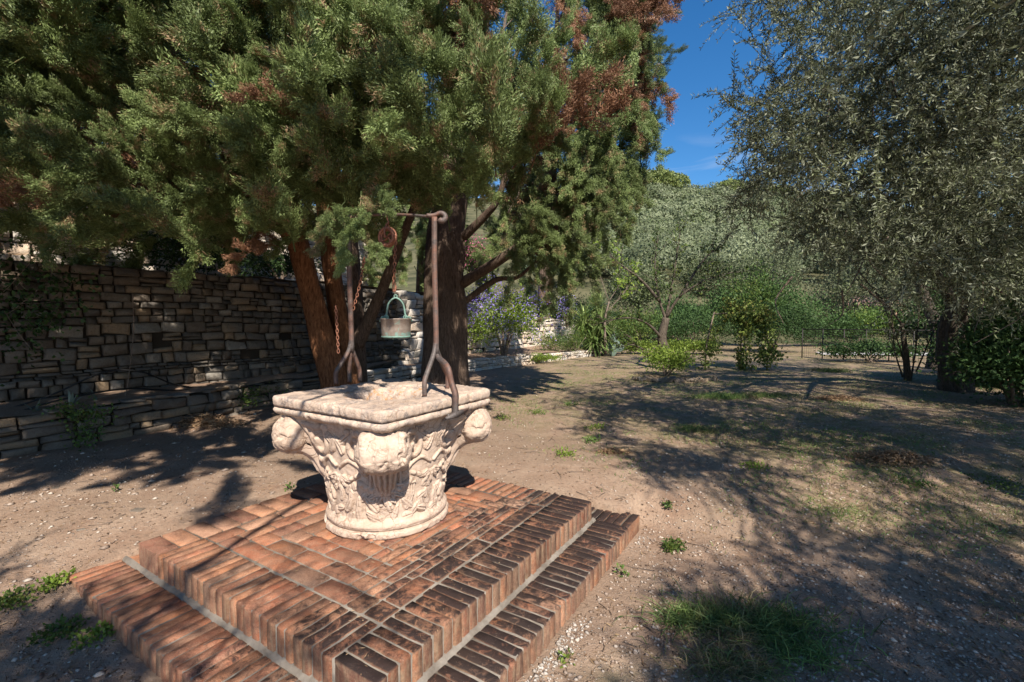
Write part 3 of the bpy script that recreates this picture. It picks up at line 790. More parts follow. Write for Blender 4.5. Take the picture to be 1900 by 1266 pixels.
V_, F_ = lathe([(.001, .0), (rb * .9, .0), (rb, .003), (rb + .002, .01), ((rb + rt) / 2, hb / 2), (rt, hb - .006), (rt + .004, hb - .003), (rt + .004, hb + .003), (rt - .003, hb + .003), (rt - .005, hb - .01), (rb - .005, .008), (.001, .006)])
obj('pail', V_, F_, M_COPPER, bucket, True)
V_, F_ = lathe([(rb + .002, .004), (rb + .0045, .006), (rb + .0045, .014), (rb + .002, .016)]); obj('base_band', V_, F_, M_VERDI, bucket, True)
hh = at(735, 553, mid[1])[2] - b0[2]; hw = rt * .62
mb = MB(); add_tube(mb, bez([(-hw, 0, hb - .01), (-hw * .98, 0, hb + .03), (-hw * .72, 0, hb + (hh - hb) * .75), (0, 0, hh), (hw * .72, 0, hb + (hh - hb) * .75), (hw * .98, 0, hb + .03), (hw, 0, hb - .01)], 40), .0065, 8)
mb.build('handle', M_VERDI, bucket, True)
for s in (-1, 1):
    mb = MB(); V_, F_, _ = torus(.014, .005, 16, 6); V_ += [s * hw, 0, hb + .012]; mb.add(V_, F_)
    add_tube(mb, [(s * (rt + .004), 0, hb - .02), (s * (rt * .9), 0, hb + .014), (s * hw, 0, hb + .012)], .008, 6); mb.build('ear', M_VERDI, bucket, True)
mb = MB(); V_, F_, _ = torus(.011, .0045, 16, 6); V_ += [0, 0, hh + .012]; mb.add(V_, F_); mb.build('ring', M_VERDI, bucket, True)
mb = MB(); add_tube(mb, [(-.02, -.02, 0), (-.02, -.02, -.012)], .006, 6); mb.build('rivet', M_VERDI, bucket)
chain('slack_chain', 'thin chain hanging free left of the far post in front of the cypress trunk', at(623, 568, lb2[1]), at(628, 655, lb2[1]))
chain('slack_chain', 'thin dark chain slanting down from the foliage beside the far left post', at(676, 478, lb2[1]), at(655, 575, lb2[1]), .01)
# ------------------------------------------------------------------ dry stone walls
def wall_stone_material(name, cols, dark, patch):
    m = Mat(name, .92, .15); r = m.rnd(); G = m.pos()
    n = len(cols); base = m.ramp(r, [(k / n, c) for k, c in enumerate(cols)], 'CONSTANT')
    n1 = m.noise(G, 9, 6, .7, .4); n2 = m.noise(G, 45, 5, .75)
    c = m.mix(m.ramp(n1, [(.35, 0.0), (.7, .8)]), base, patch)
    c = m.mix(m.ramp(n2, [(.5, 0.0), (.75, .7)]), c, dark)
    m.col(c); m.bump(m.math('ADD', m.math('MULTIPLY', n1, 1.2), m.math('MULTIPLY', n2, .6)), .8, .018); return m.m
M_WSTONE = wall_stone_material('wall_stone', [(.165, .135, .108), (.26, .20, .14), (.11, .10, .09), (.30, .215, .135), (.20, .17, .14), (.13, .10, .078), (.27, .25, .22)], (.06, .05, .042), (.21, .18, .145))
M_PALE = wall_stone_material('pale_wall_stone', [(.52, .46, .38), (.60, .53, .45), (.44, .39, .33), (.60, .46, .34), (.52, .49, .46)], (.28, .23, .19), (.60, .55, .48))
M_RUBBLE = Mat('wall_core', .95, .1); M_RUBBLE.col((.045, .036, .028)); M_RUBBLE = M_RUBBLE.m
def stone_shape(seed, mat, n=4):
    """front face at y = 0 looking to -y, unit width (x) and height (z), unit depth behind"""
    r = np.random.default_rng(seed); u = np.array([-.5, -.40, .40, .5])
    X_, Z_ = np.meshgrid(u, u); edge = np.maximum(np.abs(X_), np.abs(Z_)) * 2
    Y_ = r.normal(0, .045, X_.shape) + .075 * (edge > .99) + .16 * r.normal() * X_ + .16 * r.normal() * Z_
    X_ = X_ * (1 - .04 * (edge > .99)) + r.normal(0, .022, X_.shape); Z_ = Z_ + r.normal(0, .04, Z_.shape)
    f = np.stack([X_, Y_, Z_], -1).reshape(-1, 3)
    ring_ = [(0, k) for k in range(n)] + [(k, n - 1) for k in range(1, n)] + [(n - 1, k) for k in range(n - 2, -1, -1)] + [(k, 0) for k in range(n - 2, 0, -1)]
    ids = [a * n + b for a, b in ring_]; m = len(ids)
    back = f[ids].copy(); back[:, 1] = 1
    V = np.vstack([f, back]); F = []
    for a in range(n - 1):
        for b in range(n - 1): F.append([a * n + b, a * n + b + 1, (a + 1) * n + b + 1, (a + 1) * n + b])
    for k in range(m):
        k2 = (k + 1) % m; F.append([ids[k2], ids[k], n * n + k, n * n + k2])
    me = mesh_np('stone', V, np.array(F), False); me.materials.append(mat)
    return me, V, np.array(F)
def polyline(P):
    P = np.array(P, float); d = np.linalg.norm(np.diff(P, axis=0), axis=1); s = np.concatenate([[0], np.cumsum(d)])
    def f(t):
        x = np.interp(t, s, P[:, 0]); y = np.interp(t, s, P[:, 1]); e = .25
        tx = np.interp(t + e, s, P[:, 0]) - np.interp(t - e, s, P[:, 0]); ty = np.interp(t + e, s, P[:, 1]) - np.interp(t - e, s, P[:, 1])
        L_ = math.hypot(tx, ty) + 1e-9; return np.array([x, y]), np.array([tx, ty]) / L_
    return f, s[-1]
def smooth_path(P, n=40): return bez([(x, y, 0) for x, y in P], n)[:, :2]
def wall(name, label, path, zb, zt, mat, shapes_seed, rowh, slen, max_parts=285, depth=.26, cap=True, holes=(), s0=0, s1=None, batter=.0, gap=.008):
    """courses of rough stones laid along the path; the face looks to the right of the path direction"""
    f, L = polyline(smooth_path(path)); s1 = s1 or L
    t = thing(name, label, 'wall', (0, 0, 0)); t['kind'] = 'thing'; r = np.random.default_rng(shapes_seed)
    shapes = [stone_shape(shapes_seed * 50 + q, mat) for q in range(12)]; items = []
    ss = np.linspace(0, L, 60); zmin = min(zb(s) for s in ss); zmax = max(zt(s) for s in ss); z = zmin - .05
    while z < zmax:
        frac = (z - zmin) / (zmax - zmin); h = r.uniform(*rowh) * (1.25 - .45 * frac)
        if r.random() < .22: h *= .5
        s = s0 - r.uniform(0, .3); row = z
        while s < s1:
            l = r.uniform(*slen) * (.75 + h * 2.6)
            c = s + l / 2
            wob = .05 * float(fbm(np.array([c * .55, z * .8, shapes_seed * 3.3]), 2, 5)) * min(1, (z - zmin) * 4 + .1); lo, hi = z + wob, z + h + wob
            if hi > zb(c) - .02 and lo < zt(c) - .02:
                hi = min(hi, zt(c) + r.uniform(-.02, .02)); k = r.random()
                if hi - lo > .03:
                    if k < .25 and hi - lo > .10:                  # two thin stones instead of one
                        q = r.uniform(.35, .65); zz = lo + (hi - lo) * q
                        items += [(c, l, lo, zz), (c, l, zz, hi)]
                    elif k < .38 and l > .22: items += [(c - l * .27, l * .46, lo, hi), (c + l * .23, l * .54, lo, hi)]
                    else: items.append((c, l, lo, hi))
            s += l
        z += h
    out = []
    for c, l, lo, hi in items:
        p, d = f(np.clip(c, 0.01, L - .01)); nrm = np.array([d[1], -d[0]])
        zc = (lo + hi) / 2; o = r.uniform(-.012, .028) - batter * (zc - zmin)
        if any(abs(c - a) < .09 and abs(zc - b) < .06 for a, b in holes): continue
        pos = (p[0] + nrm[0] * o, p[1] + nrm[1] * o, zc)
        u, v, dd = to_px(pos); size = (l * FPX / dd) * ((hi - lo) * FPX / dd) if dd > .3 and -40 < u < 1940 and -20 < v < 1290 else 0
        out.append((size, pos, math.atan2(d[1], d[0]), (l - gap - r.uniform(0, gap), depth, (hi - lo) - gap * .85 - r.uniform(0, gap * .75)), r.integers(12), (r.normal(0, .03), r.normal(0, .045), r.normal(0, .03))))
    out.sort(key=lambda q: -q[0]); rest = MB()
    for k, (sz, pos, ang, scl, si, jr) in enumerate(out):
        if sz > 0 and k < max_parts:
            put('stone', shapes[si][0], t, pos, (jr[0], jr[1], ang + jr[2]), scl)
        else:
            V_ = shapes[si][1] * np.array(scl); c_, s_ = math.cos(ang), math.sin(ang)
            V_ = np.stack([V_[:, 0] * c_ - V_[:, 1] * s_, V_[:, 0] * s_ + V_[:, 1] * c_, V_[:, 2]], -1) + pos
            rest.add(V_, shapes[si][2])
    if rest.n: tag(rest.build('small_stones', mat, t), kind='stuff')
    n = 60; rows = []                                              # rubble core behind the faces
    ss = np.linspace(0, L, n)
    for off, top in ((-.045, 0), (-.045, 1), (-.30, 1), (-.30, 0)):
        rows.append([(*(f(s)[0] + np.array([f(s)[1][1], -f(s)[1][0]]) * (off - (batter * (zt(s) - zmin) if top else 0))), (zt(s) - .035) if top else zmin - .25) for s in ss])
    V_ = np.array(rows).reshape(-1, 3); i = np.arange(n - 1)[None, :]; k = np.arange(3)[:, None] * n
    obj('rubble_core', V_, np.stack([k + i, k + i + 1, k + n + i + 1, k + n + i], -1).reshape(-1, 4), M_RUBBLE, t)
    return t, f, L
LOW = [(-6.4, 2.0), (-5.6, 3.4), (-5.0, 4.6), (-4.27, 5.9), (-3.77, 7.35), (-2.9, 8.9), (-1.2, 12.0), (.6, 14.4), (2.95, 17.3)]
HIGH = [(-7.9, 2.0), (-6.6, 3.7), (-5.5, 5.2), (-4.45, 6.75), (-3.45, 8.3), (-2.45, 10.6), (-1.4, 13.6), (.5, 17.2), (2.7, 20.5)]
UP = [(-9.8, 2.4), (-7.6, 5.2), (-6.0, 7.6), (-5.0, 9.9), (-4.2, 12.5), (-4.4, 14.5)]
gz = lambda s, f: 0
_f, _L = polyline(smooth_path(LOW))
def low_b(s): p = _f(s)[0]; return float(ground_z(p[0], p[1])) - .02
def low_t(s): p = _f(s)[0]; return float(np.interp(p[1], [3, 7, 10, 17], [.43, .40, .30, .24]))
sw = [s for s in np.linspace(0, _L, 200) if _f(s)[0][1] > 10.2][0]
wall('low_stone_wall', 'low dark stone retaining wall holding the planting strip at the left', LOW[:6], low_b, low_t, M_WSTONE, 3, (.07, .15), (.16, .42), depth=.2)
LOWB = [(-2.9, 8.9), (-2.1, 10.4), (-1.2, 12.0), (.6, 14.4), (2.95, 17.3)]
wall('garden_edge_wall', 'knee-high pale dry stone wall curving off in front of the flower bed', LOWB, lambda s: -.04, lambda s: float(np.interp(s, [0, 4, 10], [.36, .30, .22])), M_PALE, 5, (.07, .14), (.15, .38), depth=.2, gap=.005, max_parts=220)
HA, HB_ = HIGH[:6], HIGH[5:]
_fh, _Lh = polyline(smooth_path(HA))
holes = [(2.9 + _Lh * .24, 1.08), (2.9 + _Lh * .36, .83), (2.9 + _Lh * .42, 1.1)]
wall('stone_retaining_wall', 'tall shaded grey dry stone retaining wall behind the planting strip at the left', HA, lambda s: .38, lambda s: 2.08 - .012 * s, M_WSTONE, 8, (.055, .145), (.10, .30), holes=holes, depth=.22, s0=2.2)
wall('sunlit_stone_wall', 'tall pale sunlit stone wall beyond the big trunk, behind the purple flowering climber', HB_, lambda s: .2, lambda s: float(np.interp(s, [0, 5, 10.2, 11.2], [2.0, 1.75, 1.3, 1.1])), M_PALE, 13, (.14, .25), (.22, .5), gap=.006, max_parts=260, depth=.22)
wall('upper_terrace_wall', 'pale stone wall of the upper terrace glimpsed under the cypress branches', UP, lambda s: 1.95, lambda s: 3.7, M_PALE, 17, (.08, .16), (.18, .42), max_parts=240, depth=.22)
# terrace soils
def strip(name, A, B, za, zb_, label, n=70):
    A = smooth_path(A, n); B = smooth_path(B, n); m = 8; rows = []
    for k in range(m):
        t = k / (m - 1); P = A * (1 - t) + B * t; z = za + (zb_ - za) * t
        z = z + .05 * fbm(np.stack([P[:, 0] * 2, P[:, 1] * 2, 0 * P[:, 0]], -1), 3, 4)
        rows.append(np.stack([P[:, 0], P[:, 1], z + 0 * P[:, 0]], -1))
    V_ = np.concatenate(rows); i = np.arange(n - 1)[None, :]; k = np.arange(m - 1)[:, None] * n
    o = obj(name, V_, np.stack([k + i, k + n + i, k + n + i + 1, k + i + 1], -1).reshape(-1, 4)[:, ::-1], M_GROUND, None, True, np.zeros(len(V_)))
    tag(o, label, kind='structure')
off = lambda P, d: [(x + d * .82, y - d * .57) for x, y in P]
strip('planting_bed', off(LOW[:6], -.06), off(HIGH[:6], .02), .39, .46, 'earth of the narrow planting strip between the two shaded walls')
strip('flower_bed', off(LOWB, -.06), off([(-2.45, 10.6), (-1.9, 12.1), (-1.4, 13.6), (.5, 17.2), (2.7, 20.5)], .02), .26, .34, 'earth of the flower bed below the sunlit wall')
strip('upper_terrace', off(HIGH, -.06), [(-9.8, 2.4), (-7.6, 5.2), (-6.0, 7.6), (-5.0, 9.9), (-4.2, 12.5), (-3.4, 15.5), (-1.6, 20), (1.0, 23)], 2.02, 2.05, 'dark earth of the terrace above the main wall')
strip('top_terrace', off(UP, -.05), off(UP, -9), 3.62, 5.2, 'ground above the upper terrace wall')

# ------------------------------------------------------------------ hillside
def crest(x): return 44.5 - .035 * np.abs(x - 50) - .0016 * np.clip(x - 60, 0, 400) ** 2 * .6 + 2.2 * fbm(np.stack([x * .035, 0 * x, 0 * x], -1), 3, 6)
def hill_z(x, y):
    t = np.clip((y - 24) / 140, 0, 1.0); z = crest(x / np.maximum(y, 24) * 165) * (t ** 1.25) * 1.0
    return z + 1.2 * fbm(np.stack([x * .05, y * .05, 0 * x], -1), 3, 9) * sstep(24, 50, y) - .35 * (1 - sstep(24, 30, y)) - 0.10 * np.clip(y - 164, 0, 400)
hx = np.linspace(-.75, 1.35, 150); hy = np.concatenate([np.linspace(22, 60, 40), np.linspace(62, 260, 60)])
U_, Y_ = np.meshgrid(hx, hy); X_ = U_ * Y_; Z_ = hill_z(X_, Y_)
m_ = Mat('hill_grass', .95, .1); G_ = m_.pos()
m_.col(m_.mix(m_.ramp(m_.noise(G_, .25, 6, .7), [(.4, 0.0), (.6, 1.0)]), (.045, .05, .025), (.13, .12, .065)))
i = np.arange(len(hy) - 1)[:, None] * len(hx); j = np.arange(len(hx) - 1)[None, :]; n0 = len(hx)
tag(obj('hillside', np.stack([X_, Y_, Z_], -1).reshape(-1, 3), np.stack([i + j, i + j + 1, i + n0 + j + 1, i + n0 + j], -1).reshape(-1, 4), m_.m, None, True),
    'steep hillside closing the view behind the garden', kind='structure')

# ------------------------------------------------------------------ vegetation tools
def rand_dirs(r, n):
    d = r.normal(0, 1, (n, 3)); return d / np.linalg.norm(d, axis=1)[:, None]
def leaves(C, D, L, W, r, fold=.25, mode='quad'):
    """flat leaf diamonds: base C, direction D"""
    n = len(C); L = np.broadcast_to(L, n)[:, None]; W = np.broadcast_to(W, n)[:, None]
    S = np.cross(D, rand_dirs(r, n)); S /= np.linalg.norm(S, axis=1)[:, None] + 1e-9; N = np.cross(S, D)
    if mode == 'tri':
        V = np.stack([C - S * W / 2, C + S * W / 2, C + D * L], 1).reshape(-1, 3)
        return V, np.arange(n * 3).reshape(-1, 3)
    V = np.stack([C, C + D * L * .45 + S * W / 2 + N * W * fold, C + D * L, C + D * L * .45 - S * W / 2 + N * W * fold], 1).reshape(-1, 3)
    return V, np.arange(n * 4).reshape(-1, 4)
def tleaves(C, N, L, W, r):
    n = len(C); N = N / np.linalg.norm(N, axis=1)[:, None]; D = rand_dirs(r, n); D -= N * (D * N).sum(1)[:, None]; D += N * r.normal(0, .35, n)[:, None]; D /= np.linalg.norm(D, axis=1)[:, None]
    S_ = np.cross(D, N); S_ /= np.linalg.norm(S_, axis=1)[:, None]; L = np.broadcast_to(L, n)[:, None]; W = np.broadcast_to(W, n)[:, None]
    return np.stack([C - S_ * W / 2, C + S_ * W / 2, C + D * L], 1).reshape(-1, 3), np.arange(n * 3).reshape(-1, 3)
M_CYP = leaf_mat('cypress_leaf', (.060, .085, .030), (.31, .405, .145), (.48, .33, .19), alt=.22, transl=.22, patch=5.5, rough=.55)
M_CYP2 = leaf_mat('cypress_leaf_blue', (.032, .052, .028), (.135, .195, .085), (.22, .13, .08), alt=.05, transl=.15, patch=1.2, rough=.6)
M_DEAD = leaf_mat('dead_cypress_leaf', (.16, .075, .042), (.40, .225, .135), None, transl=.15)
M_OLIVE = leaf_mat('olive_leaf', (.050, .062, .030), (.215, .25, .13), (.27, .29, .12), alt=.1, transl=.22, back=(.22, .24, .165), rough=.5, patch=3, spec=.3)
M_HILLOLIVE = leaf_mat('hill_olive_leaf', (.085, .105, .050), (.205, .235, .130), (.13, .17, .06), alt=.35, transl=.2, patch=.12)
M_PINE = leaf_mat('pine_leaf', (.12, .16, .045), (.28, .33, .10), None, transl=.2)
M_DARKLEAF = leaf_mat('laurel_leaf', (.022, .048, .016), (.080, .145, .045), None, transl=.2, rough=.6, spec=.2)
M_MIDLEAF = leaf_mat('shrub_leaf', (.040, .075, .018), (.12, .20, .045), (.20, .25, .05), alt=.4, transl=.3, patch=2.5)
M_LIME = leaf_mat('bright_leaf', (.10, .17, .025), (.27, .36, .06), None, transl=.35)
M_VINE = leaf_mat('vine_leaf', (.07, .11, .025), (.28, .36, .085), (.30, .27, .07), alt=.4, transl=.35, patch=4)
M_PURPLE = leaf_mat('purple_petal', (.16, .12, .45), (.34, .27, .75), None, transl=.3)
M_PINK = leaf_mat('pink_petal', (.50, .10, .22), (.75, .22, .38), None, transl=.3)
M_GRASS = leaf_mat('grass_blade', (.06, .11, .03), (.22, .31, .09), (.36, .29, .15), alt=.45, transl=.3, patch=1.4)
M_STRAW = leaf_mat('dry_litter', (.16, .09, .05), (.42, .29, .17), None, transl=.1)
M_YUCCA = leaf_mat('yucca_leaf', (.09, .15, .04), (.34, .42, .16), None, transl=.2, rough=.4)
M_AGAVE = leaf_mat('agave_leaf', (.12, .17, .14), (.25, .31, .26), None, transl=.1)
def bark(name, c1, c2, sc=(6, 6, 1.2), strength=1.0):
    m = Mat(name, .92, .12); O = m.pos(sc); n = m.noise(O, 7, 7, .75, .6); n2 = m.noise(m.pos(), 3, 4)
    m.col(m.mix(m.ramp(n, [(.36, 0.0), (.64, 1.0)]), c1, m.mix(n2, c2, tuple(x * .65 for x in c2)))); m.bump(n, strength, .03); return m.m
M_REDBARK = bark('cypress_bark_red', (.10, .040, .020), (.42, .20, .10))
M_BARK = bark('cypress_bark', (.06, .040, .030), (.24, .175, .135))
M_TWIG = bark('twig_bark', (.14, .10, .08), (.33, .27, .22))
M_OLIVEBARK = bark('olive_bark', (.05, .040, .032), (.20, .165, .13), (5, 5, 1.5))
def cyp_bough(seed, mat, L=.80, density=1.0, droop=0.0, spread=.36):
    """a flat spray-bearing bough along +x, tufts ending in upturned scale-leaf fans"""
    r = np.random.default_rng(seed); mb = MB(); C = []; D = []; Ln = []; Wd = []; T = []
    ax = lambda t: np.array([L * t, 0, .10 * L * math.sin(t * 2.5) - droop * t * t * L])
    add_tube(mb, [ax(t) for t in np.linspace(0, 1, 7)], np.linspace(.006, .002, 7), 4, .1, cap=False)
    nt = int(16 * density)
    for k in range(nt):
        t = .12 + .88 * (k + r.random()) / nt; p0 = ax(t); a = r.uniform(-1.25, 1.25) * (1 - .45 * t); el = r.normal(.15 - droop * .8, .35)
        d = np.array([math.cos(a) * math.cos(el), math.sin(a) * math.cos(el), math.sin(el)]); sl = spread * L * (1.1 - .6 * t) * r.uniform(.5, 1.15)
        for q in range(5):
            s = (q + .6 + .4 * r.random()) / 5; c = p0 + d * sl * s + np.array([0, 0, .03 * s])
            td = d + r.normal(0, .55, 3) + np.array([.25, 0, .30 - droop * .7]); td /= np.linalg.norm(td)
            m = 84; u = r.random(m) ** .8; rad = r.uniform(.060, .100)
            dd = td + rand_dirs(r, m) * .62; dd /= np.linalg.norm(dd, axis=1)[:, None]
            b = c + td * rad * .9 * (u[:, None] - .3) + rand_dirs(r, m) * rad * .40
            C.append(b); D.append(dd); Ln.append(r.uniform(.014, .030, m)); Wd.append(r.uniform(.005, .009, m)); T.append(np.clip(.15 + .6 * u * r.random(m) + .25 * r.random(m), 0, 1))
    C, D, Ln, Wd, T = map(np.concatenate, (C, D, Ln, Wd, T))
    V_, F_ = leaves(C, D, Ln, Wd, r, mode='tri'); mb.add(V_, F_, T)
    return mb.mesh('bough', mat)
def olive_bough(seed, mat, L=.62):
    r = np.random.default_rng(seed); mb = MB(); C = []; D = []; T = []
    def twig(p0, d, l, n):
        d = np.array(d, float); d /= np.linalg.norm(d); P = [p0 + d * l * t + np.array([0, 0, -.28 * l * t * t]) for t in np.linspace(0, 1, 6)]
        add_tube(mb, P, np.linspace(.0032, .0012, 6), 3, 0.0, cap=False)
        for k in range(n):
            t = (k + .5) / n; c = p0 + d * l * t + np.array([0, 0, -.28 * l * t * t]); o = rand_dirs(r, 1)[0]; o -= d * (o @ d); o /= np.linalg.norm(o)
            for s in (-1, 1):
                q = d * .75 + o * s * .8 + r.normal(0, .18, 3); C.append(c); D.append(q / np.linalg.norm(q)); T.append(r.random())
    main = np.array([1, 0, 0.]); twig(np.zeros(3), main + r.normal(0, .1, 3), L, 18)
    for k in range(13):
        t = .06 + .86 * k / 13; p = np.array([L * t, 0, -.28 * L * t * t]); a = r.normal(0, 1.0, 3) * [.2, 1, .8]; twig(p, np.array([.8, 0, 0]) + a, r.uniform(.14, .34), r.integers(11, 19))
    C = np.array(C); n = len(C); V_, F_ = leaves(C, np.array(D), r.uniform(.026, .046, n), r.uniform(.007, .011, n), r); mb.add(V_, F_, np.array(T))
    return mb.mesh('bough', mat)
def aim(o_dir, roll=0.0):
    q = Vector(o_dir).to_track_quat('X', 'Z'); return (q.to_matrix() @ Matrix.Rotation(roll, 3, 'X')).to_euler()
def inpoly(x, y, P):
    x = np.asarray(x, float); y = np.asarray(y, float); c = np.zeros(x.shape, bool); n = len(P)
    for k in range(n):
        (x1, y1), (x2, y2) = P[k], P[(k + 1) % n]
        if y1 == y2: continue
        t = ((y1 > y) != (y2 > y)) & (x < (x2 - x1) * (y - y1) / (y2 - y1) + x1); c ^= t
    return c
SD = np.array(SUN_DIR)
def shadow_px(P, z=-.05):
    P = np.asarray(P, float); t = (P[..., 2] - z) / SD[2]; G = P - SD * t[..., None]; u, v, d = to_px(G); return u, v, G
LIT = [[(-60, 925), (80, 905), (240, 905), (330, 905), (440, 895), (540, 885), (600, 870), (860, 850), (905, 775), (930, 745), (1000, 705), (960, 745), (1040, 800), (1120, 865), (1240, 905), (1400, 930), (1560, 960), (1430, 975), (1330, 965), (1420, 1010), (1290, 985), (1195, 990), (1190, 1075), (1165, 1130), (1250, 1210), (1150, 1300), (240, 1300), (330, 1240), (250, 1130), (110, 1085), (-60, 1110)],
       [(1000, 690), (1110, 668), (1300, 668), (1200, 700), (1050, 710)]]
def in_lit(P):
    u, v, G = shadow_px(P); r = np.zeros(np.shape(u), bool)
    n = 26 * fbm(G * 1.6, 2, 77); ok = G[..., 1] > .2
    for q in LIT: r |= inpoly(u + n, v + n * .6, q)
    return r & ok
def fibres(mb, P, R, seed, n=12, noise=.5):
    """a ridged tapering trunk or limb"""
    V_, F_, T_ = tube(P, R, n); V_ = V_.reshape(-1, 3); c = np.repeat(np.vstack([P]), n, axis=0); c = np.vstack([c, P[0], P[-1]]) if len(V_) > len(c) else c
    d = V_ - c; k = np.arange(len(V_)); a = np.arctan2(d[:, 1], d[:, 0])
    w = 1 + noise * .18 * np.sin(a * 5 + c[:, 2] * 1.3 + seed) + noise * .25 * fbm(c * 2.0 + d * 6, 3, seed)
    b = mb.n; mb.add(c + d * w[:, None], F_); mb.F3.append(T_ + b); mb.t3.append(np.full(len(T_), .5))
def limb(parent, name, pts, r0, r1, mat, seed=0, n=12, seg=26, noise=.5):
    mb = MB(); P = bez(pts, seg); fibres(mb, P, np.linspace(r0, r1, seg), seed, n, noise); return mb.build(name, mat, parent, True)
#--PART4--
# ------------------------------------------------------------------ cypresses
BG = [cyp_bough(100 + k, M_CYP) for k in range(5)]
BD = [cyp_bough(120 + k, M_DEAD, density=.9, droop=.35) for k in range(2)]
BP = [cyp_bough(130 + k, M_CYP, L=.9, droop=.75, spread=.22) for k in range(3)]       # hanging, narrow
BB = [cyp_bough(140 + k, M_CYP2, L=1.1, spread=.42) for k in range(3)]
r = np.random.default_rng(42)
CROWN = [(-160, -160), (-160, 445), (60, 440), (150, 458), (230, 425), (330, 455), (430, 472), (500, 470), (545, 452), (610, 400), (640, 455), (690, 455), (705, 395),
         (790, 378), (880, 372), (900, 350), (985, 300), (1035, 250), (1045, 180), (1010, 140), (925, 110), (900, 40), (950, -160)]
HOLLOW = [(190, 60), (330, 30), (395, 140), (395, 210), (330, 200), (200, 190)]
def crown_depth(u, v):
    # how far away the face of the crown stands, nearest in the middle lobe and at the lower left
    d = 4.5 - .9 * math.exp(-(((u - 850) / 220) ** 2 + ((v - 230) / 150) ** 2)) - .6 * math.exp(-(((u - 560) / 150) ** 2 + ((v - 180) / 200) ** 2)) \
        - .5 * math.exp(-(((u - 120) / 260) ** 2 + ((v - 350) / 110) ** 2))
    d += 1.5 * math.exp(-(((u - 290) / 120) ** 2 + ((v - 130) / 100) ** 2))
    return d
cyp1 = thing('cypress_tree', 'broad leaning cypress with several reddish trunks and a low spreading crown by the shaded wall', 'cypress tree', (-2.75, 7.3, 0))
cyp2 = thing('cypress_tree', 'thick dark upright cypress trunk directly behind the well, with its crown above it', 'cypress tree', (-.95, 8.4, 0))
cyp3_ = None
cypm = thing('cypress_tree', 'inner cypress stem standing behind the two reddish trunks, its crown dark behind theirs', 'cypress tree', (-2.6, 8.0, 0))
cyps = thing('cypress_tree', 'cypress with long hanging sprays that droop at the right of the thick dark trunk', 'cypress tree', (-1.42, 10.3, 0))
limb(cyps, 'trunk', [(0, 0, -.2), (.05, 0, 3), (.4, -.2, 8)], .2, .08, M_BARK, 13)
cypo = thing('cypress_tree', 'cypress left of the viewer, seen by its overhead sprays and their shade on the dirt', 'cypress tree', (-5.2, .6, -.3))
limb(cypo, 'trunk', [(0, 0, -.2), (.05, 0, 2), (0, 0, 6)], .22, .1, M_BARK, 14)
def place_bough(me, P, out, parent, sc=1.0):
    Pn = np.asarray(P, float); t = (14.8 - Pn[1]) / -SD[1]
    if t > 0 and parent is not cyp3_:
        Q = Pn - SD * t
        if -.2 < Q[2] < 2.1 and -1.6 < Q[0] < 2.4 and not (700 < to_px(Pn)[0] < 1110 and 100 < to_px(Pn)[1] < 420 and Pn[1] < 5.2): return None
    o = bpy.data.objects.new('bough', me); link(o, parent)
    pl = np.array(parent.location); o.location = tuple(np.asarray(P) - pl); e = aim(out, r.normal(0, .5)); o.rotation_euler = e
    s = sc * r.uniform(.8, 1.25); o.scale = (s, s * r.uniform(.85, 1.15), s * r.uniform(.85, 1.3)); return o
def lobes_positions(poly, n, seed, x0=-160, x1=1250, y0=-160, y1=600):
    q = np.random.default_rng(seed); C = np.stack([q.uniform(x0, x1, n * 14), q.uniform(y0, y1, n * 14)], -1)
    C = C[inpoly(C[:, 0], C[:, 1], poly)]; ok = [C[0]]; rest = list(C[1:])      # best-candidate spread
    while len(ok) < n and len(rest) > 6:
        cand = rest[:5]; A = np.array(ok); d = [((A - c) ** 2).sum(1).min() for c in cand]; k = int(np.argmax(d)); ok.append(cand[k]); rest = rest[5:]
    k = 0
    while len(ok) < n: ok.append(C[q.integers(len(C))] + q.normal(0, 12, 2))
    return [tuple(c) for c in ok]
cnt = {0: 0, 1: 0}
sp1 = lobes_positions(CROWN, 330, 3)
for (u, v) in sp1:
    d = crown_depth(u, v) + r.normal(0, .28)
    if inpoly(u, v, HOLLOW) and r.random() < .75: d += 1.8
    P = at(u, v, d)
    trunk = np.array([-2.7, 7.3]) if u < 640 else np.array([-.9, 8.3]); o = np.array([P[0] - trunk[0], P[1] - trunk[1], 0]); o /= np.linalg.norm(o)
    out = o + r.normal(0, .35, 3) + [0, 0, r.uniform(-.05, .55)]
    low = v > 380 and u < 640
    if low: out[2] -= .5
    parent = cyp1 if u < 640 else cyp2; cnt[0 if u < 640 else 1] += 1
    dead = fbm(np.array([u / 95., v / 95., 0]), 2, 5) > .58 or (inpoly(u, v, HOLLOW) and r.random() < .4)
    place_bough(BD[r.integers(2)] if dead else BG[r.integers(5)], P - out * .35, out, parent, .92)
# second, deeper layer that closes the crown, and the shaded underside
for (u, v) in lobes_positions(CROWN, 300, 9):
    d = crown_depth(u, v) + r.uniform(.9, 2.2); P = at(u, min(v, 430), d)
    if 862 < u < 1010 and 30 < v < 150: continue
    parent = cypm if u < 640 else cyp2
    place_bough((BG + BD)[r.integers(6)], P, r.normal(0, 1, 3) * [1, 1, .4] + [0, -.5, 0], parent, 1.3)
for (u, v) in lobes_positions(CROWN, 70, 19):
    if 862 < u < 1010 and 30 < v < 160: continue
    place_bough(BG[r.integers(5)], at(u, min(v, 380), 8.6 + r.uniform(-.5, .8)), r.normal(0, 1, 3) * [1, .5, .5], cypm, 2.2)
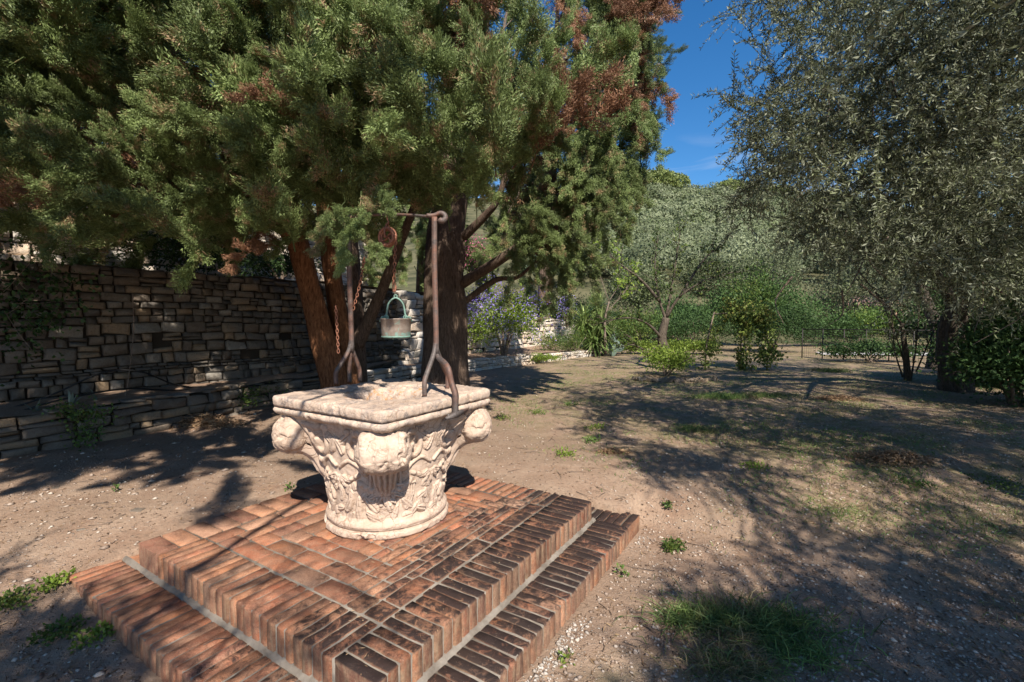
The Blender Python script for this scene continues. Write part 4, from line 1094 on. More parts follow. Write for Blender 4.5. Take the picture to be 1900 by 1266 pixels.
# right flank: hanging sprays of the upright cypress
FLANK = [(985, 290), (1040, 180), (1010, 90), (1060, -150), (1205, -150), (1190, 40), (1165, 130), (1155, 250), (1140, 330), (1105, 370), (1080, 430), (1055, 480), (1025, 500), (985, 480), (960, 450), (950, 400), (1000, 340)]
for (u, v) in lobes_positions(FLANK, 170, 5):
    d = 7.2 + r.uniform(-.3, .6) + (u - 1050) * .001; P = at(u, v, d) + [0, 0, .28]
    out = np.array([.35, -.6, -.55]) + r.normal(0, .25, 3)
    dead = (1110 < u < 1215 and v < 190 and r.random() < .4) or r.random() < .05 or (u < 1080 and v < 100 and r.random() < .4)
    place_bough(BD[r.integers(2)] if dead else BP[r.integers(3)], P, out, cyps, 1.0)
for (u, v) in lobes_positions([(960, 300), (1100, 150), (1080, 60), (1100, -100), (1200, -100), (1170, 200), (1110, 380), (1030, 540), (900, 500), (890, 380)], 60, 6):
    P = at(u, v - 140, 8.4 + r.uniform(0, .8)); place_bough((BP + BD)[r.integers(5)], P, np.array([.2, -.4, -.7]) + r.normal(0, .3, 3), cyps, 1.3)
# boughs that shade the main wall and the ground at the left: the part of the crown overhead
SHADE_L = [(-300, 640), (-300, 905), (0, 900), (140, 896), (210, 868), (300, 880), (380, 868), (450, 888), (560, 862), (600, 830), (640, 700), (560, 640)]
n = 0
while n < 290:
    if n % 3 == 0:                                                 # over the wall
        s = r.uniform(0, 9.5); p = _fh(s)[0]; T_ = np.array([p[0] + .15, p[1], r.uniform(.5, 2.2)])
    else:
        u, v = r.uniform(-300, 640), r.uniform(760, 905)
        if not inpoly(u, v, SHADE_L): continue
        if v > 800 and fbm(np.array([u / 70, v / 22, 0]), 2, 14) < -.5: continue
        T_ = on_z(u, v, -.1)
    t = r.uniform(4.6, 6.8) if T_[2] < .3 else r.uniform(2.6, 4.0); P = T_ + SD * t
    u, v, dd = to_px(P)
    if dd > 0 and v > 330 and not (u < 600 and v < 400): continue
    if dd > .2 and dd < 2.3 and -200 < u < 2100 and v > -250: continue
    if in_lit(P) : continue
    Q = P - SD * np.linspace(.4, 3.2, 15)[:, None]; a_, b_, d_ = to_px(Q)
    if any(((380 < a_[j] < 1050 and 20 < b_[j] < 390) or (-100 < a_[j] < 350 and 270 < b_[j] < 430)) and abs(d_[j] - crown_depth(a_[j], b_[j])) < .5 for j in range(15)) and r.random() < .85: continue
    place_bough(BG[r.integers(5)], P, r.normal(0, 1, 3) * [1, 1, .3], cypo, 1.2); n += 1
# trunks and limbs; coordinates relative to each tree
def L1(P, t): return [tuple(np.asarray(q) - np.array(t.location)) for q in P]
B1 = lambda u, v, d: at(u, v, d)
limb(cyp1, 'trunk', L1([B1(618, 722, 7.3) - [0, 0, .25], B1(622, 712, 7.3), B1(592, 600, 7.2), B1(558, 470, 7.0), B1(520, 330, 6.9), B1(480, 150, 7.0), B1(470, -80, 7.2)], cyp1), .215, .08, M_REDBARK, 1, 18, 50)
limb(cyp1, 'trunk', L1([B1(645, 725, 7.5) - [0, 0, .25], B1(648, 700, 7.5), B1(628, 580, 7.6), B1(606, 440, 7.6), B1(590, 280, 7.5), B1(560, 60, 7.6), B1(555, -120, 7.6)], cyp1), .175, .07, M_REDBARK, 2, 18, 50)
limb(cypm, 'trunk', L1([B1(668, 725, 8.0) - [0, 0, .25], B1(665, 690, 8.0), B1(660, 560, 8.1), B1(650, 420, 8.2), B1(640, 200, 8.2)], cypm), .17, .08, M_BARK, 3, 14, 40)
limb(cyp1, 'branch', L1([B1(662, 640, 7.7), B1(700, 560, 7.6), B1(735, 470, 7.4), B1(770, 380, 7.0)], cyp1), .11, .05, M_BARK, 4)
limb(cyp1, 'branch', L1([B1(560, 470, 7.0), B1(430, 300, 6.0), B1(300, 170, 5.4), B1(150, 90, 5.0)], cyp1), .09, .03, M_REDBARK, 5)
limb(cyp1, 'branch', L1([B1(540, 420, 7.0), B1(400, 390, 5.8), B1(240, 360, 5.0), B1(60, 330, 4.6)], cyp1), .07, .02, M_REDBARK, 6)
limb(cyp2, 'trunk', L1([B1(826, 722, 8.4) - [0, 0, .3], B1(826, 705, 8.4), B1(826, 600, 8.4), B1(832, 420, 8.4), B1(850, 250, 8.4), B1(885, 60, 8.3), B1(910, -150, 8.3)], cyp2), .46, .14, M_BARK, 7, 26, 60, .8)
limb(cyp2, 'branch', L1([B1(858, 525, 8.3), B1(930, 480, 8.0), B1(990, 432, 7.7), B1(1060, 330, 7.6), B1(1090, 250, 7.6)], cyp2), .10, .04, M_BARK, 8)
limb(cyp2, 'branch', L1([B1(862, 560, 8.4), B1(920, 520, 8.4), B1(960, 515, 8.3), B1(1000, 480, 8.2)], cyp2), .06, .02, M_BARK, 9)
limb(cyp2, 'branch', L1([B1(860, 440, 8.3), B1(900, 400, 8.0), B1(925, 365, 7.8), B1(960, 250, 7.6)], cyp2), .08, .03, M_BARK, 10)
for k, (u0, v0, u1, v1) in enumerate([(880, 160, 905, -20), (900, 150, 990, 20), (925, 150, 1010, -30), (950, 160, 1080, 30), (990, 165, 1040, 40), (910, 130, 950, -40), (985, 170, 1110, 70)]):
    limb(cyp2, 'branch', L1([B1(u0, v0 + 40, 8.0), B1((u0 + u1) / 2 + 6 * (k % 3 - 1), (v0 + v1) / 2, 7.9), B1(u1, v1, 7.8)], cyp2), .055 if k < 2 else .032, .012, M_TWIG, 20 + k, 8, 16)
for k in range(26):                                                # bare twigs inside the crown
    u, v = r.uniform(700, 1110), r.uniform(-20, 480); d = r.uniform(6.6, 7.8) if u > 900 else r.uniform(6.2, 7.6)
    limb(cyp2, 'twig', L1([B1(u, v, d), B1(u + r.normal(0, 30), v - 50, d), B1(u + r.normal(20, 50), v - r.uniform(60, 120), d - .2)], cyp2), .014, .003, M_TWIG, k, 5, 10)
# tall cypress beyond, against the sky
cyp3 = thing('cypress_tree', 'tall dark blue-green cypress rising against the sky beyond the well tree', 'cypress tree', (1.3, 19.6, 0))
limb(cyp3, 'trunk', [(0, 0, -.3), (.1, 0, 6), (.6, 0, 15)], .32, .05, M_BARK, 3)
FAR = [(1090, -200), (1090, 380), (1150, 375), (1165, 345), (1190, 310), (1215, 290), (1218, 262), (1200, 250), (1215, 222), (1200, 200), (1212, 175), (1225, 150), (1222, 128), (1238, 90), (1215, 60), (1232, 35), (1215, 10), (1225, -60), (1200, -200)]
for (u, v) in lobes_positions(FAR, 260, 15, 1060, 1280, -200, 400):
    P = at(u, v, 17 + r.uniform(-1.0, .8)); o = np.array([P[0] - 3.6, P[1] - 18.0, 0]); o /= np.linalg.norm(o)
    place_bough(BB[r.integers(3)], P - o * .8, o + [0, 0, r.uniform(-.2, .5)] + r.normal(0, .2, 3), cyp3, 1.0)

# ------------------------------------------------------------------ olives
OB = [olive_bough(200 + k, M_OLIVE) for k in range(5)]
oli1 = thing('olive_tree', 'big silvery olive whose hanging foliage fills the upper right of the view', 'olive tree', (4.6, 5.6, 0))
OLI = [(1405, -150), (1420, 0), (1445, 20), (1425, 90), (1400, 130), (1372, 185), (1375, 240), (1400, 280), (1385, 310), (1360, 340), (1375, 370), (1405, 390), (1440, 420), (1480, 450),
       (1540, 460), (1600, 470), (1660, 500), (1720, 525), (1790, 520), (1880, 510), (2050, 520), (2050, -150)]
def olive_boughs(poly, nn, dfun, parent, trunk, seed, x0=1300, x1=2050, y0=-150, y1=620, sc=1.0, hang=.35, skip_lit=False):
    for (u, v) in lobes_positions(poly, int(nn), seed, x0, x1, y0, y1):
        P = at(u, v, dfun(u, v))
        o = np.array([P[0] - trunk[0], P[1] - trunk[1], 0.]); o /= np.linalg.norm(o) + 1e-6
        out = o * .7 + r.normal(0, .55, 3) + [0, 0, -hang + r.uniform(-.3, .5)]; dr = out / np.linalg.norm(out); P = P - dr * .34 * sc
        if in_lit(P) or in_lit(P + dr * .6 * sc): continue
        out = dr
        place_bough(OB[r.integers(5)], P, out, parent, sc)
olive_boughs(OLI, 290, lambda u, v: 4.3 + r.uniform(-.7, .6) - .0008 * (u - 1350), oli1, (4.6, 5.6), 31)
OLI_B = OLI
olive_boughs(OLI, 10, lambda u, v: 5.4 + r.uniform(-.3, .9), oli1, (4.6, 5.6), 32, sc=1.25)
limb(oli1, 'trunk', L1([B1(1772, 740, 9.0) - [0, 0, .1], B1(1770, 700, 9.0), B1(1765, 620, 9.0), B1(1790, 520, 8.6), B1(1760, 380, 7.6), B1(1700, 200, 6.6)], oli1), .26, .09, M_OLIVEBARK, 31, 20, 40, 1.3)
oli1['label'] = 'big silvery olive whose hanging foliage fills the upper right of the view'
for k, (a, b, c, d) in enumerate([(1765, 560, 1600, 330), (1780, 480, 1850, 200), (1760, 420, 1500, 180), (1750, 360, 1640, 60), (1790, 500, 1960, 330)]):
    limb(oli1, 'branch', L1([B1(a, b, 8.5), B1((a + c) / 2, (b + d) / 2 - 30, 7.0), B1(c, d, 5.2)], oli1), .085, .02, M_OLIVEBARK, 40 + k, 8, 18)
for k in range(30):
    u, v = r.uniform(1450, 1900), r.uniform(80, 560); d = r.uniform(4.3, 5.6)
    limb(oli1, 'twig', L1([B1(u, v, d), B1(u + r.normal(0, 40), v + 45, d), B1(u + r.normal(0, 60), v + r.uniform(60, 120), d - .2)], oli1), .010, .0025, M_TWIG, k, 5, 10)
oli2 = thing('olive_tree', 'grey-green olive with drooping crown standing farther back behind the near olive', 'olive tree', (11.6, 13.0, 0))
OLI2 = [(1440, 380), (1520, 300), (1950, 250), (1950, 540), (1800, 500), (1690, 500), (1640, 470), (1560, 490), (1500, 480), (1450, 440)]
olive_boughs(OLI2, 110, lambda u, v: 9.5 + r.uniform(-1, 1.5), oli2, (11.6, 13.0), 33, sc=1.4)
olive_boughs([(a + 40, b - 10) for a, b in OLI], 190, lambda u, v: 5.9 + r.uniform(-.5, 1.2), oli2, (5.2, 7.0), 34, sc=1.6)
shade_later = 1
limb(oli2, 'trunk', [(0, 0, -.2), (.1, 0, 1.0), (-.3, .2, 2.6), (0, 0, 4)], .18, .08, M_OLIVEBARK, 33)
SHADE_R = [(1195, 1000), (1250, 960), (1300, 985), (1420, 1015), (1330, 970), (1440, 978), (1560, 962), (1690, 965), (1800, 900), (2200, 900), (2400, 1500), (1130, 1500), (1165, 1300), (1250, 1210), (1165, 1130), (1190, 1075)]
SHADE_F = [(1130, 800), (1200, 830), (1300, 840), (1420, 880), (1250, 895), (1130, 860), (1050, 800), (990, 745), (1080, 735), (1220, 780), (1500, 800), (1900, 830), (2100, 850), (2100, 760), (1500, 740), (1250, 745), (1100, 720), (960, 735)]
SHADE_B = [(-100, 1120), (60, 1090), (240, 1120), (330, 1240), (250, 1300), (-300, 1300), (-300, 1150)]
def shade_boughs(poly, nn, parent, tmin, tmax, box_, gap=-.2, sc=1.0, zt_=-.25, strict=True):
    k = 0; tries = 0
    while k < nn and tries < 20000:
        tries += 1; u, v = r.uniform(box_[0], box_[1]), r.uniform(box_[2], box_[3])
        if not inpoly(u, v, poly): continue
        T_ = on_z(u, v, zt_)
        if fbm(np.array([T_[0] * 1.9, T_[1] * 1.9, 0]), 2, 19) < gap: continue
        P = T_ + SD * r.uniform(tmin, tmax); a, b, d = to_px(P)
        if d > -.4 and d < 40 and (b > -120 if d > .1 else False) and -200 < a < 2100: continue
        dr = r.normal(0, 1, 3) * [1, 1, .4]; dr /= np.linalg.norm(dr)
        if strict and (in_lit(P) or in_lit(P + dr * .45 * sc) or in_lit(P + dr * .8 * sc)): continue
        if abs(P[0]) < .9 and abs(P[1]) < .9 and P[2] < 2.4: continue
        place_bough(OB[r.integers(5)], P, dr, parent, sc); k += 1
# trees behind the viewer whose shade lies across the gravel and the lower step
oli5 = thing('olive_tree', 'olive just outside the view on the right, seen by its broad shade on the ground', 'olive tree', (5.2, 2.2, -.2))
limb(oli5, 'trunk', [(0, 0, -.2), (.1, .1, 1.0), (-.1, -.1, 2.2), (0, 0, 3.4)], .26, .10, M_OLIVEBARK, 38)
shade_boughs(SHADE_F, 270, oli5, 3.8, 6.0, (940, 2150, 700, 930), gap=-.4, sc=1.2, zt_=0)
oli6 = thing('olive_tree', 'olive farther along outside the right edge, seen by the shade under the fence olives', 'olive tree', (9.2, 5.5, 0))
limb(oli6, 'trunk', [(0, 0, -.2), (.1, .1, 1.0), (-.1, -.1, 2.2), (0, 0, 3.4)], .26, .10, M_OLIVEBARK, 39)
for (u, v) in lobes_positions([(1470, -150), (1490, 100), (1450, 250), (1470, 380), (1560, 480), (2000, 520), (2000, -150)], 58, 91, 1440, 2000, -150, 520):
    P = at(u, v, 9.0 + r.uniform(-.6, 1.0))
    if not in_lit(P): place_bough(OB[r.integers(5)], P, r.normal(0, 1, 3) * [1, .5, .6], oli6, 2.6)
shade_boughs([(1500, 655), (2100, 640), (2100, 860), (1560, 860), (1480, 740)], 240, oli6, 4.0, 7.5, (1450, 2150, 640, 870), gap=-.5, sc=1.6, zt_=0)
oli3 = thing('olive_tree', 'olive behind the viewer, seen only by its dappled shade on the gravel at the right', 'olive tree', (2.6, -2.2, -.3))
shade_boughs(SHADE_R, 298, oli3, 4.2, 6.8, (1100, 2250, 890, 1420), gap=-.38, sc=1.15)
limb(oli3, 'trunk', [(0, 0, 0), (.15, .1, 1.0), (-.1, -.1, 2.2), (0, 0, 3.4)], .26, .10, M_OLIVEBARK, 35)
oli4 = thing('olive_tree', 'olive behind the viewer at the left, seen only by its shade on the lower step', 'olive tree', (-2.2, -3.2, -.3))
shade_boughs(SHADE_B, 75, oli4, 4.6, 6.0, (-300, 400, 1050, 1300), gap=-.22, strict=False)
limb(oli4, 'trunk', [(0, 0, 0), (.1, .1, 1.2), (-.1, -.1, 2.4), (0, 0, 3.6)], .24, .08, M_OLIVEBARK, 36)
T1, T2 = on_z(300, 1095) + SD * 4.6, on_z(760, 800) + SD * 4.9
limb(oli4, 'branch', L1([T1 - (T2 - T1) * .4, T1, (T1 + T2) / 2 + [0.04, 0, .05], T2], oli4), .030, .010, M_OLIVEBARK, 41, 7, 24)
T1, T2 = on_z(420, 1150) + SD * 4.2, on_z(560, 1010) + SD * 4.4
limb(oli4, 'branch', L1([T1 - (T2 - T1) * .4, T1, (T1 + T2) / 2 + [0.02, 0, .05], T2], oli4), .014, .005, M_OLIVEBARK, 42, 6, 20)
for (u, v, t) in [(140, 1120, 5.0), (260, 1090, 5.2), (420, 1235, 5.0), (300, 1200, 5.1), (380, 1240, 5.3), (180, 1075, 5.2), (210, 1130, 5.4), (330, 1130, 5), (430, 1180, 5.3), (520, 1110, 5.6), (560, 1230, 5.1)]:
    place_bough(OB[int(u) % 5], on_z(u, v, -.1) + SD * t, (1, .3, .1), oli4, .8)
#--PART5--
# ------------------------------------------------------------------ grove on the hillside
r = np.random.default_rng(77)
mb = MB(); n = 0; ly = r.uniform(0, 1, 1900)
for q in ly:
    y = 44 + 118 * q ** .8; u = r.uniform(.04, 1.25); x = u * y
    if y < 60 and u > .75: continue
    z = float(hill_z(x, y)); R_ = r.uniform(1.5, 3.2); m = 230 if y > 80 else 640; s = .74 if y > 80 else .40
    d = rand_dirs(r, m); d[:, 2] = np.abs(d[:, 2]) * .95 - .25; k = r.normal(0, .12, m) + 1
    bump_ = 1 + .22 * fbm(d * 1.7 + q * 90, 2, 3); c = np.array([x, y, z + R_ * .75]) + d * (R_ * k * bump_)[:, None] * [1, 1, .8]
    V_, F_ = tleaves(c, d + [0, 0, .25] + r.normal(0, .22, (m, 3)), r.uniform(.45, .95, m) * s, r.uniform(.35, .8, m) * s, r)
    mb.add(V_, F_, np.clip(r.normal(.5, .09, m) + (r.normal(.05, .28) if r.random() > .14 else -.55), 0, 1)); n += 1
tag(mb.build('olive_grove', M_HILLOLIVE), 'grey-green olive grove covering the hillside', kind='stuff')
mb = MB()
for k in range(70):
    px = r.uniform(1165, 1450); y = r.uniform(150, 166); x = (px - 950) / FPX * y
    if 1275 < px < 1335: continue
    z = float(hill_z(x, y)); R_ = r.uniform(1.8, 3.2) * (1.3 if px < 1270 else .9); m = 260
    d = rand_dirs(r, m); d[:, 2] = np.abs(d[:, 2]) - .1
    c = np.array([x, y, z + R_ * 1.1]) + d * (R_ * r.uniform(.8, 1.1, m))[:, None]
    V_, F_ = leaves(c, rand_dirs(r, m), r.uniform(.5, 1.0, m), r.uniform(.4, .8, m), r, mode='tri'); mb.add(V_, F_, r.random(m))
tag(mb.build('ridge_pines', M_PINE), 'yellow-green pines along the ridge of the hill', kind='stuff')

# ------------------------------------------------------------------ shrubs and garden plants
def foliage(center, rad, n, L, W, seed, shell=.55, clumps=26, clump_r=.30, up=.2, mode='quad', flat_bottom=True):
    q = np.random.default_rng(seed); rad = np.array(rad, float)
    cd = rand_dirs(q, clumps); 
    if flat_bottom: cd[:, 2] = np.where(cd[:, 2] < -.2, -cd[:, 2] * .6, cd[:, 2])
    cc = cd * (shell + (1 - shell) * q.random((clumps, 1)))
    k = q.integers(0, clumps, n); o = q.normal(0, clump_r, (n, 3)); P = (cc[k] + o) * rad
    D = o / (np.linalg.norm(o, axis=1)[:, None] + 1e-6) * .8 + rand_dirs(q, n) * .8 + [0, 0, up]; D /= np.linalg.norm(D, axis=1)[:, None]
    V_, F_ = leaves(P + center, D, q.uniform(.7, 1.2, n) * L, q.uniform(.8, 1.2, n) * W, q, mode=mode)
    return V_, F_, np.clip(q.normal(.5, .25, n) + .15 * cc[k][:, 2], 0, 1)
def shrub(name, label, cat, loc, rad, n, L, W, mat, seed, stems=5, group=None, extra=None, **kw):
    t = thing(name, label, cat, tuple(loc), 0, group); mb = MB()
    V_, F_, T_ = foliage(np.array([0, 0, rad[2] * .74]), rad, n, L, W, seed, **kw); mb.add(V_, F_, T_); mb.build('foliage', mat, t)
    q = np.random.default_rng(seed); sm = MB()
    for k in range(stems):
        e = q.normal(0, .45, 3) * rad; add_tube(sm, bez([(0, 0, -.05), (e[0] * .4, e[1] * .4, rad[2] * .6), (e[0], e[1], rad[2] * 1.3)], 8), np.linspace(.02, .006, 8) * (1 + rad[2]), 5)
    sm.build('stems', M_TWIG, t)
    if extra:
        m2, nn, l2, w2 = extra; mb = MB(); V_, F_, T_ = foliage(np.array([0, 0, rad[2] * .95]), np.array(rad) * 1.05, nn, l2, w2, seed + 1, shell=.9, **{k: v for k, v in kw.items() if k != 'shell'}); mb.add(V_, F_, T_)
        mb.build('blossoms', m2, t)
    return t
def G(px, y): 
    p = at(px, 591, y); p[2] = float(ground_z(p[0], p[1])); return p
def S(wpx, y): return wpx / FPX * y
shrub('laurel_bush', 'large rounded dark green bush right of the vine-covered arbour', 'bush', G(1440, 19), (S(75, 19), 1.3, 1.15), 9000, .10, .045, M_DARKLEAF, 1, clumps=60, clump_r=.16)
shrub('evergreen_bush', 'mid-green bushy shrub between the bare fruit tree and the arbour', 'bush', G(1290, 21), (S(78, 21), 1.4, .95), 7000, .10, .045, M_DARKLEAF, 2, clumps=50, clump_r=.18)
shrub('green_bush', 'green bush behind the yucca left of the fruit tree', 'bush', G(1190, 23), (S(75, 23), 1.4, 1.0), 5200, .12, .05, M_MIDLEAF, 3, clumps=40, clump_r=.18)
dv = thing('bush_row', 'long row of dark mixed bushes closing the garden behind the fence', 'bush row', (0, 0, 0))
mb = MB()
for k, (px, y, rx, rz) in enumerate([(1110, 27, 1.6, 1.0), (1190, 26, 1.5, .8), (1260, 25, 1.6, 1.3), (1340, 24, 1.5, 1.5), (1400, 23, 1.4, 2.0), (1465, 22.5, 1.6, 1.7), (1540, 23.5, 1.5, .8), (1610, 24, 1.5, 1.0), (1680, 24, 1.6, .8), (1750, 22, 1.7, 1.5), (1820, 21, 1.8, 2.0), (1900, 20, 2.0, 2.4), (1985, 19, 2.0, 2.6)]):
    p_ = G(px, y); V_, F_, T_ = foliage(p_ + [0, 0, rz * .85], (rx, 1.1, rz), 5200, .13, .06, 400 + k, clumps=44, clump_r=.18); mb = MB(); mb.add(V_, F_, np.clip(T_ + [-.2, .25, 0, .4][k % 4], 0, 1)); mb.build('foliage', [M_DARKLEAF, M_MIDLEAF, M_DARKLEAF][k % 3] if k < 10 else M_DARKLEAF, dv)
shrub('dark_bush', 'dark bush rising behind the end of the sunlit wall, left of the yucca', 'bush', at(1075, 600, 22.5) - [0, 0, .9], (1.5, 1.2, 1.3), 6000, .12, .05, M_DARKLEAF, 31, clumps=50, clump_r=.17)
hd = thing('low_hedge', 'low bright yellow-green clipped hedge behind the fruit tree', 'hedge', tuple(G(1265, 18.2)))
mb = MB()
for k in range(16):
    V_, F_, T_ = foliage(np.array([S(-115 + k * 11.5, 18.2), .1 * (k % 2), .24]), (.22, .28, .24), 420, .07, .05, 60 + k, clumps=12); mb.add(V_, F_, T_)
mb.build('foliage', M_LIME, hd)
shrub('ball_bush', 'rounded olive-green ball of a bush, second from the yucca in the flower bed', 'bush', at(1020, 652, 16.0) - [0, 0, .05], (.42, .4, .34), 2600, .05, .02, M_MIDLEAF, 4)
shrub('ball_bush', 'larger ball-shaped bush right beside the yucca', 'bush', at(1068, 652, 16.6) - [0, 0, .05], (.50, .45, .42), 3400, .05, .02, M_MIDLEAF, 5)
shrub('flowering_climber', 'climbing bush full of violet-blue flowers against the sunlit wall', 'climber', at(935, 668, 13.6), (1.15, .6, 1.15), 7000, .07, .040, M_LIME, 6, clumps=70, clump_r=.18, extra=(M_PURPLE, 2300, .04, .04))
shrub('flowering_climber', 'spill of violet flowers hanging over the top of the wall beside the yucca', 'climber', at(1052, 590, 18.6) - [0, 0, .35], (.30, .3, .55), 700, .07, .04, M_MIDLEAF, 8, extra=(M_PURPLE, 500, .04, .04))
shrub('bougainvillea', 'pink bougainvillea glimpsed between the two cypress trunks and over the wall', 'climber', at(872, 500, 13.8) - [0, 0, .3], (.45, .4, .6), 900, .07, .045, M_MIDLEAF, 9, extra=(M_PINK, 700, .05, .045))
shrub('ground_cover', 'bright green ground cover spilling at the foot of the flowering climber', 'plant', at(1000, 668, 14.6) - [0, 0, .05], (.65, .35, .12), 1500, .05, .04, M_LIME, 10)
shrub('terrace_bush', 'dark bush on top of the main wall under the cypress', 'bush', at(355, 500, 7.2) - [0, 0, .1], (.95, .5, .42), 3600, .085, .024, M_DARKLEAF, 11, clumps=40)
shrub('terrace_bush', 'dark bush on top of the main wall beside the reddish trunks', 'bush', at(520, 512, 8.9) - [0, 0, .1], (.6, .5, .30), 2200, .085, .024, M_DARKLEAF, 12, clumps=30)
cb = thing('background_cypress', 'dense dark cypress mass closing the gap between the two trunks', 'cypress tree', (-2.9, 15.2, 1.9))
limb(cb, 'trunk', [(0, 0, 0), (.1, 0, 3), (0, 0, 6)], .2, .05, M_BARK, 3)
for (u, v) in lobes_positions([(600, 250), (1010, 250), (985, 480), (930, 490), (870, 470), (760, 520), (600, 505)], 110, 55, 600, 1010, 250, 545):
    place_bough((BP + BG)[r.integers(8)], at(u, v, 14.6 + r.uniform(-.8, 1.2)), np.array([.1, -.5, -.5]) + r.normal(0, .4, 3), cb, 1.7)
# yucca clump
def sword_plant(name, label, cat, loc, heads, L, W, n, mat, seed):
    t = thing(name, label, cat, tuple(loc)); q = np.random.default_rng(seed)
    for (dx, dy, h) in heads:
        mb = MB(); V = []; F = []; T = []
        for k in range(n):
            a = q.uniform(0, 2 * math.pi); el = q.uniform(-.5, 1.35); l = L * q.uniform(.75, 1.1); s = np.linspace(0, 1, 5)
            dr = math.cos(el) * s * l; zz = math.sin(el) * s * l - .22 * l * s ** 2 * math.cos(el); w = W * np.array([.7, 1, .9, .6, .02])
            c, s_ = math.cos(a), math.sin(a); b = len(V) * 10
            P = np.stack([dx + dr * c, dy + dr * s_, h + zz], -1); side = np.array([-s_, c, 0])
            V.append(np.concatenate([P + side * w[:, None] / 2, P - side * w[:, None] / 2]))
            F += [[b + j, b + j + 1, b + 6 + j, b + 5 + j] for j in range(4)]; T += [float(np.clip(.25 + .45 * math.sin(el) + q.normal(0, .2), 0, 1))] * 4
        mb.add(np.concatenate(V), np.array(F), np.array(T)); mb.build('leaf_head', mat, t)
        if h > .35:
            mb = MB(); add_tube(mb, [(dx * .6, dy * .6, -.05), (dx, dy, h)], [.07, .05], 8); mb.build('stem', M_TWIG, t)
    return t
yb = at(1105, 662, 17.5)
sword_plant('yucca', 'tall spiky yucca with several heads at the end of the flower bed', 'yucca', yb, [(0, 0, .8), (-.4, .1, 1.3), (.1, .2, 1.8), (.4, 0, .7), (-.1, -.2, .5), (-.5, -.1, .8), (.15, -.1, 1.2)], .85, .07, 130, M_YUCCA, 4)
pc_ = thing('prickly_pear', 'blue-green prickly pear pads beside the yucca', 'cactus', tuple(at(1137, 662, 17.2)))
for k, (x, z, s, a) in enumerate([(0, .2, .20, 0), (.12, .45, .17, .4), (-.14, .42, .16, -.5), (.02, .68, .15, .1), (.28, .30, .17, .7), (-.26, .2, .15, -.8)]):
    V_, F_ = lathe([(.01, -1), (.55, -.8), (.95, -.3), (1, .2), (.75, .75), (.3, .97), (.01, 1)], 14); V_ = V_ * [s * .75, s * .16, s]
    c, s2 = math.cos(a), math.sin(a); V_ = np.stack([V_[:, 0] * c + V_[:, 2] * s2, V_[:, 1], -V_[:, 0] * s2 + V_[:, 2] * c], -1) + [x, .02 * k, z]
    obj('pad', V_, F_, M_AGAVE, pc_, True)
# bare fruit tree
def bare_tree(name, label, base, mat, seed, limbs, r0, leafmat, nleaf, lsize, fork=.5):
    t = thing(name, label, 'tree', tuple(base)); q = np.random.default_rng(seed); tips = []
    tr = [tuple(np.array(p) - base) for p in limbs[0]]; limb(t, 'trunk', tr, r0, r0 * .62, mat, seed, 12, 20, .8)
    mbt = MB()
    for li in limbs[1:]:
        P = [np.array(p) - base for p in li]; limb(t, 'branch', P, r0 * .28, r0 * .06, mat, seed + 1, 7, 16)
        C = bez(P, 12)
        for k in range(3, 12):
            for _ in range(2):
                d = (C[k] - C[k - 1]); d /= np.linalg.norm(d); d = d + q.normal(0, .55, 3) + [0, 0, .3]; d /= np.linalg.norm(d); l = q.uniform(.25, .6) * fork * 2
                e = C[k] + d * l; mid_ = C[k] + d * l * .5 + q.normal(0, .03, 3); add_tube(mbt, [C[k], mid_, e], [.008, .006, .003], 4); tips += [mid_, e, (mid_ + e) / 2]
                d2 = d + q.normal(0, .6, 3); add_tube(mbt, [mid_, mid_ + d2 * l * .4], [.005, .002], 3); tips.append(mid_ + d2 * l * .4)
    tag(mbt.build('twigs', mat, t), kind='stuff')
    tips = np.array(tips); k = q.integers(0, len(tips), nleaf); D = rand_dirs(q, nleaf) + [0, 0, -.1]
    V_, F_ = leaves(tips[k] + q.normal(0, .05, (nleaf, 3)), D, q.uniform(.7, 1.2, nleaf) * lsize, q.uniform(.6, .9, nleaf) * lsize, q, fold=.3)
    mb = MB(); mb.add(V_, F_, q.random(nleaf)); mb.build('leaves', leafmat, t); return t
y = 13.0; B = at(1240, 690, y); B[2] = float(ground_z(B[0], B[1])) - .03
A_ = lambda u, v, dy=0: at(u, v, y + dy)
bare_tree('fruit_tree', 'small nearly bare fruit tree with a dark trunk in the middle of the garden', B, M_OLIVEBARK, 3,
          [[B, A_(1238, 660), A_(1228, 630), A_(1236, 590)], [A_(1236, 595), A_(1225, 560), A_(1215, 500, .3), A_(1220, 445, .3)], [A_(1236, 590), A_(1262, 550, -.2), A_(1310, 520, -.3), A_(1360, 505, -.4)],
           [A_(1236, 590), A_(1245, 540), A_(1255, 480), A_(1262, 430)], [A_(1230, 630), A_(1200, 600, -.3), A_(1160, 590, -.5), A_(1110, 600, -.6)], [A_(1225, 560), A_(1190, 520), A_(1150, 490), A_(1130, 470)],
           [A_(1228, 640), A_(1200, 650, -.4), A_(1175, 640, -.5), A_(1150, 645, -.6)], [A_(1262, 550), A_(1300, 490), A_(1330, 460)]], .15, M_MIDLEAF, 1500, .075)
y = 17.0; B = at(1125, 640, y); B[2] = .1
bare_tree('thin_fig_tree', 'thin leafless young tree with a few yellow-green leaves above the yucca', B, M_TWIG, 5,
          [[B, A_(1122, 600), A_(1130, 560)], [A_(1130, 560), A_(1110, 500), A_(1100, 450), A_(1105, 420)], [A_(1130, 560), A_(1150, 520), A_(1145, 460)], [A_(1125, 580), A_(1160, 540), A_(1175, 500)]], .05, M_LIME, 500, .12)
shrub('leafy_sucker_bush', 'low bright green bush at the foot of the fruit tree, ringed with stones', 'bush', G(1235, 11.3), (.55, .45, .42), 2600, .065, .036, M_LIME, 13, clumps=34, clump_r=.22)
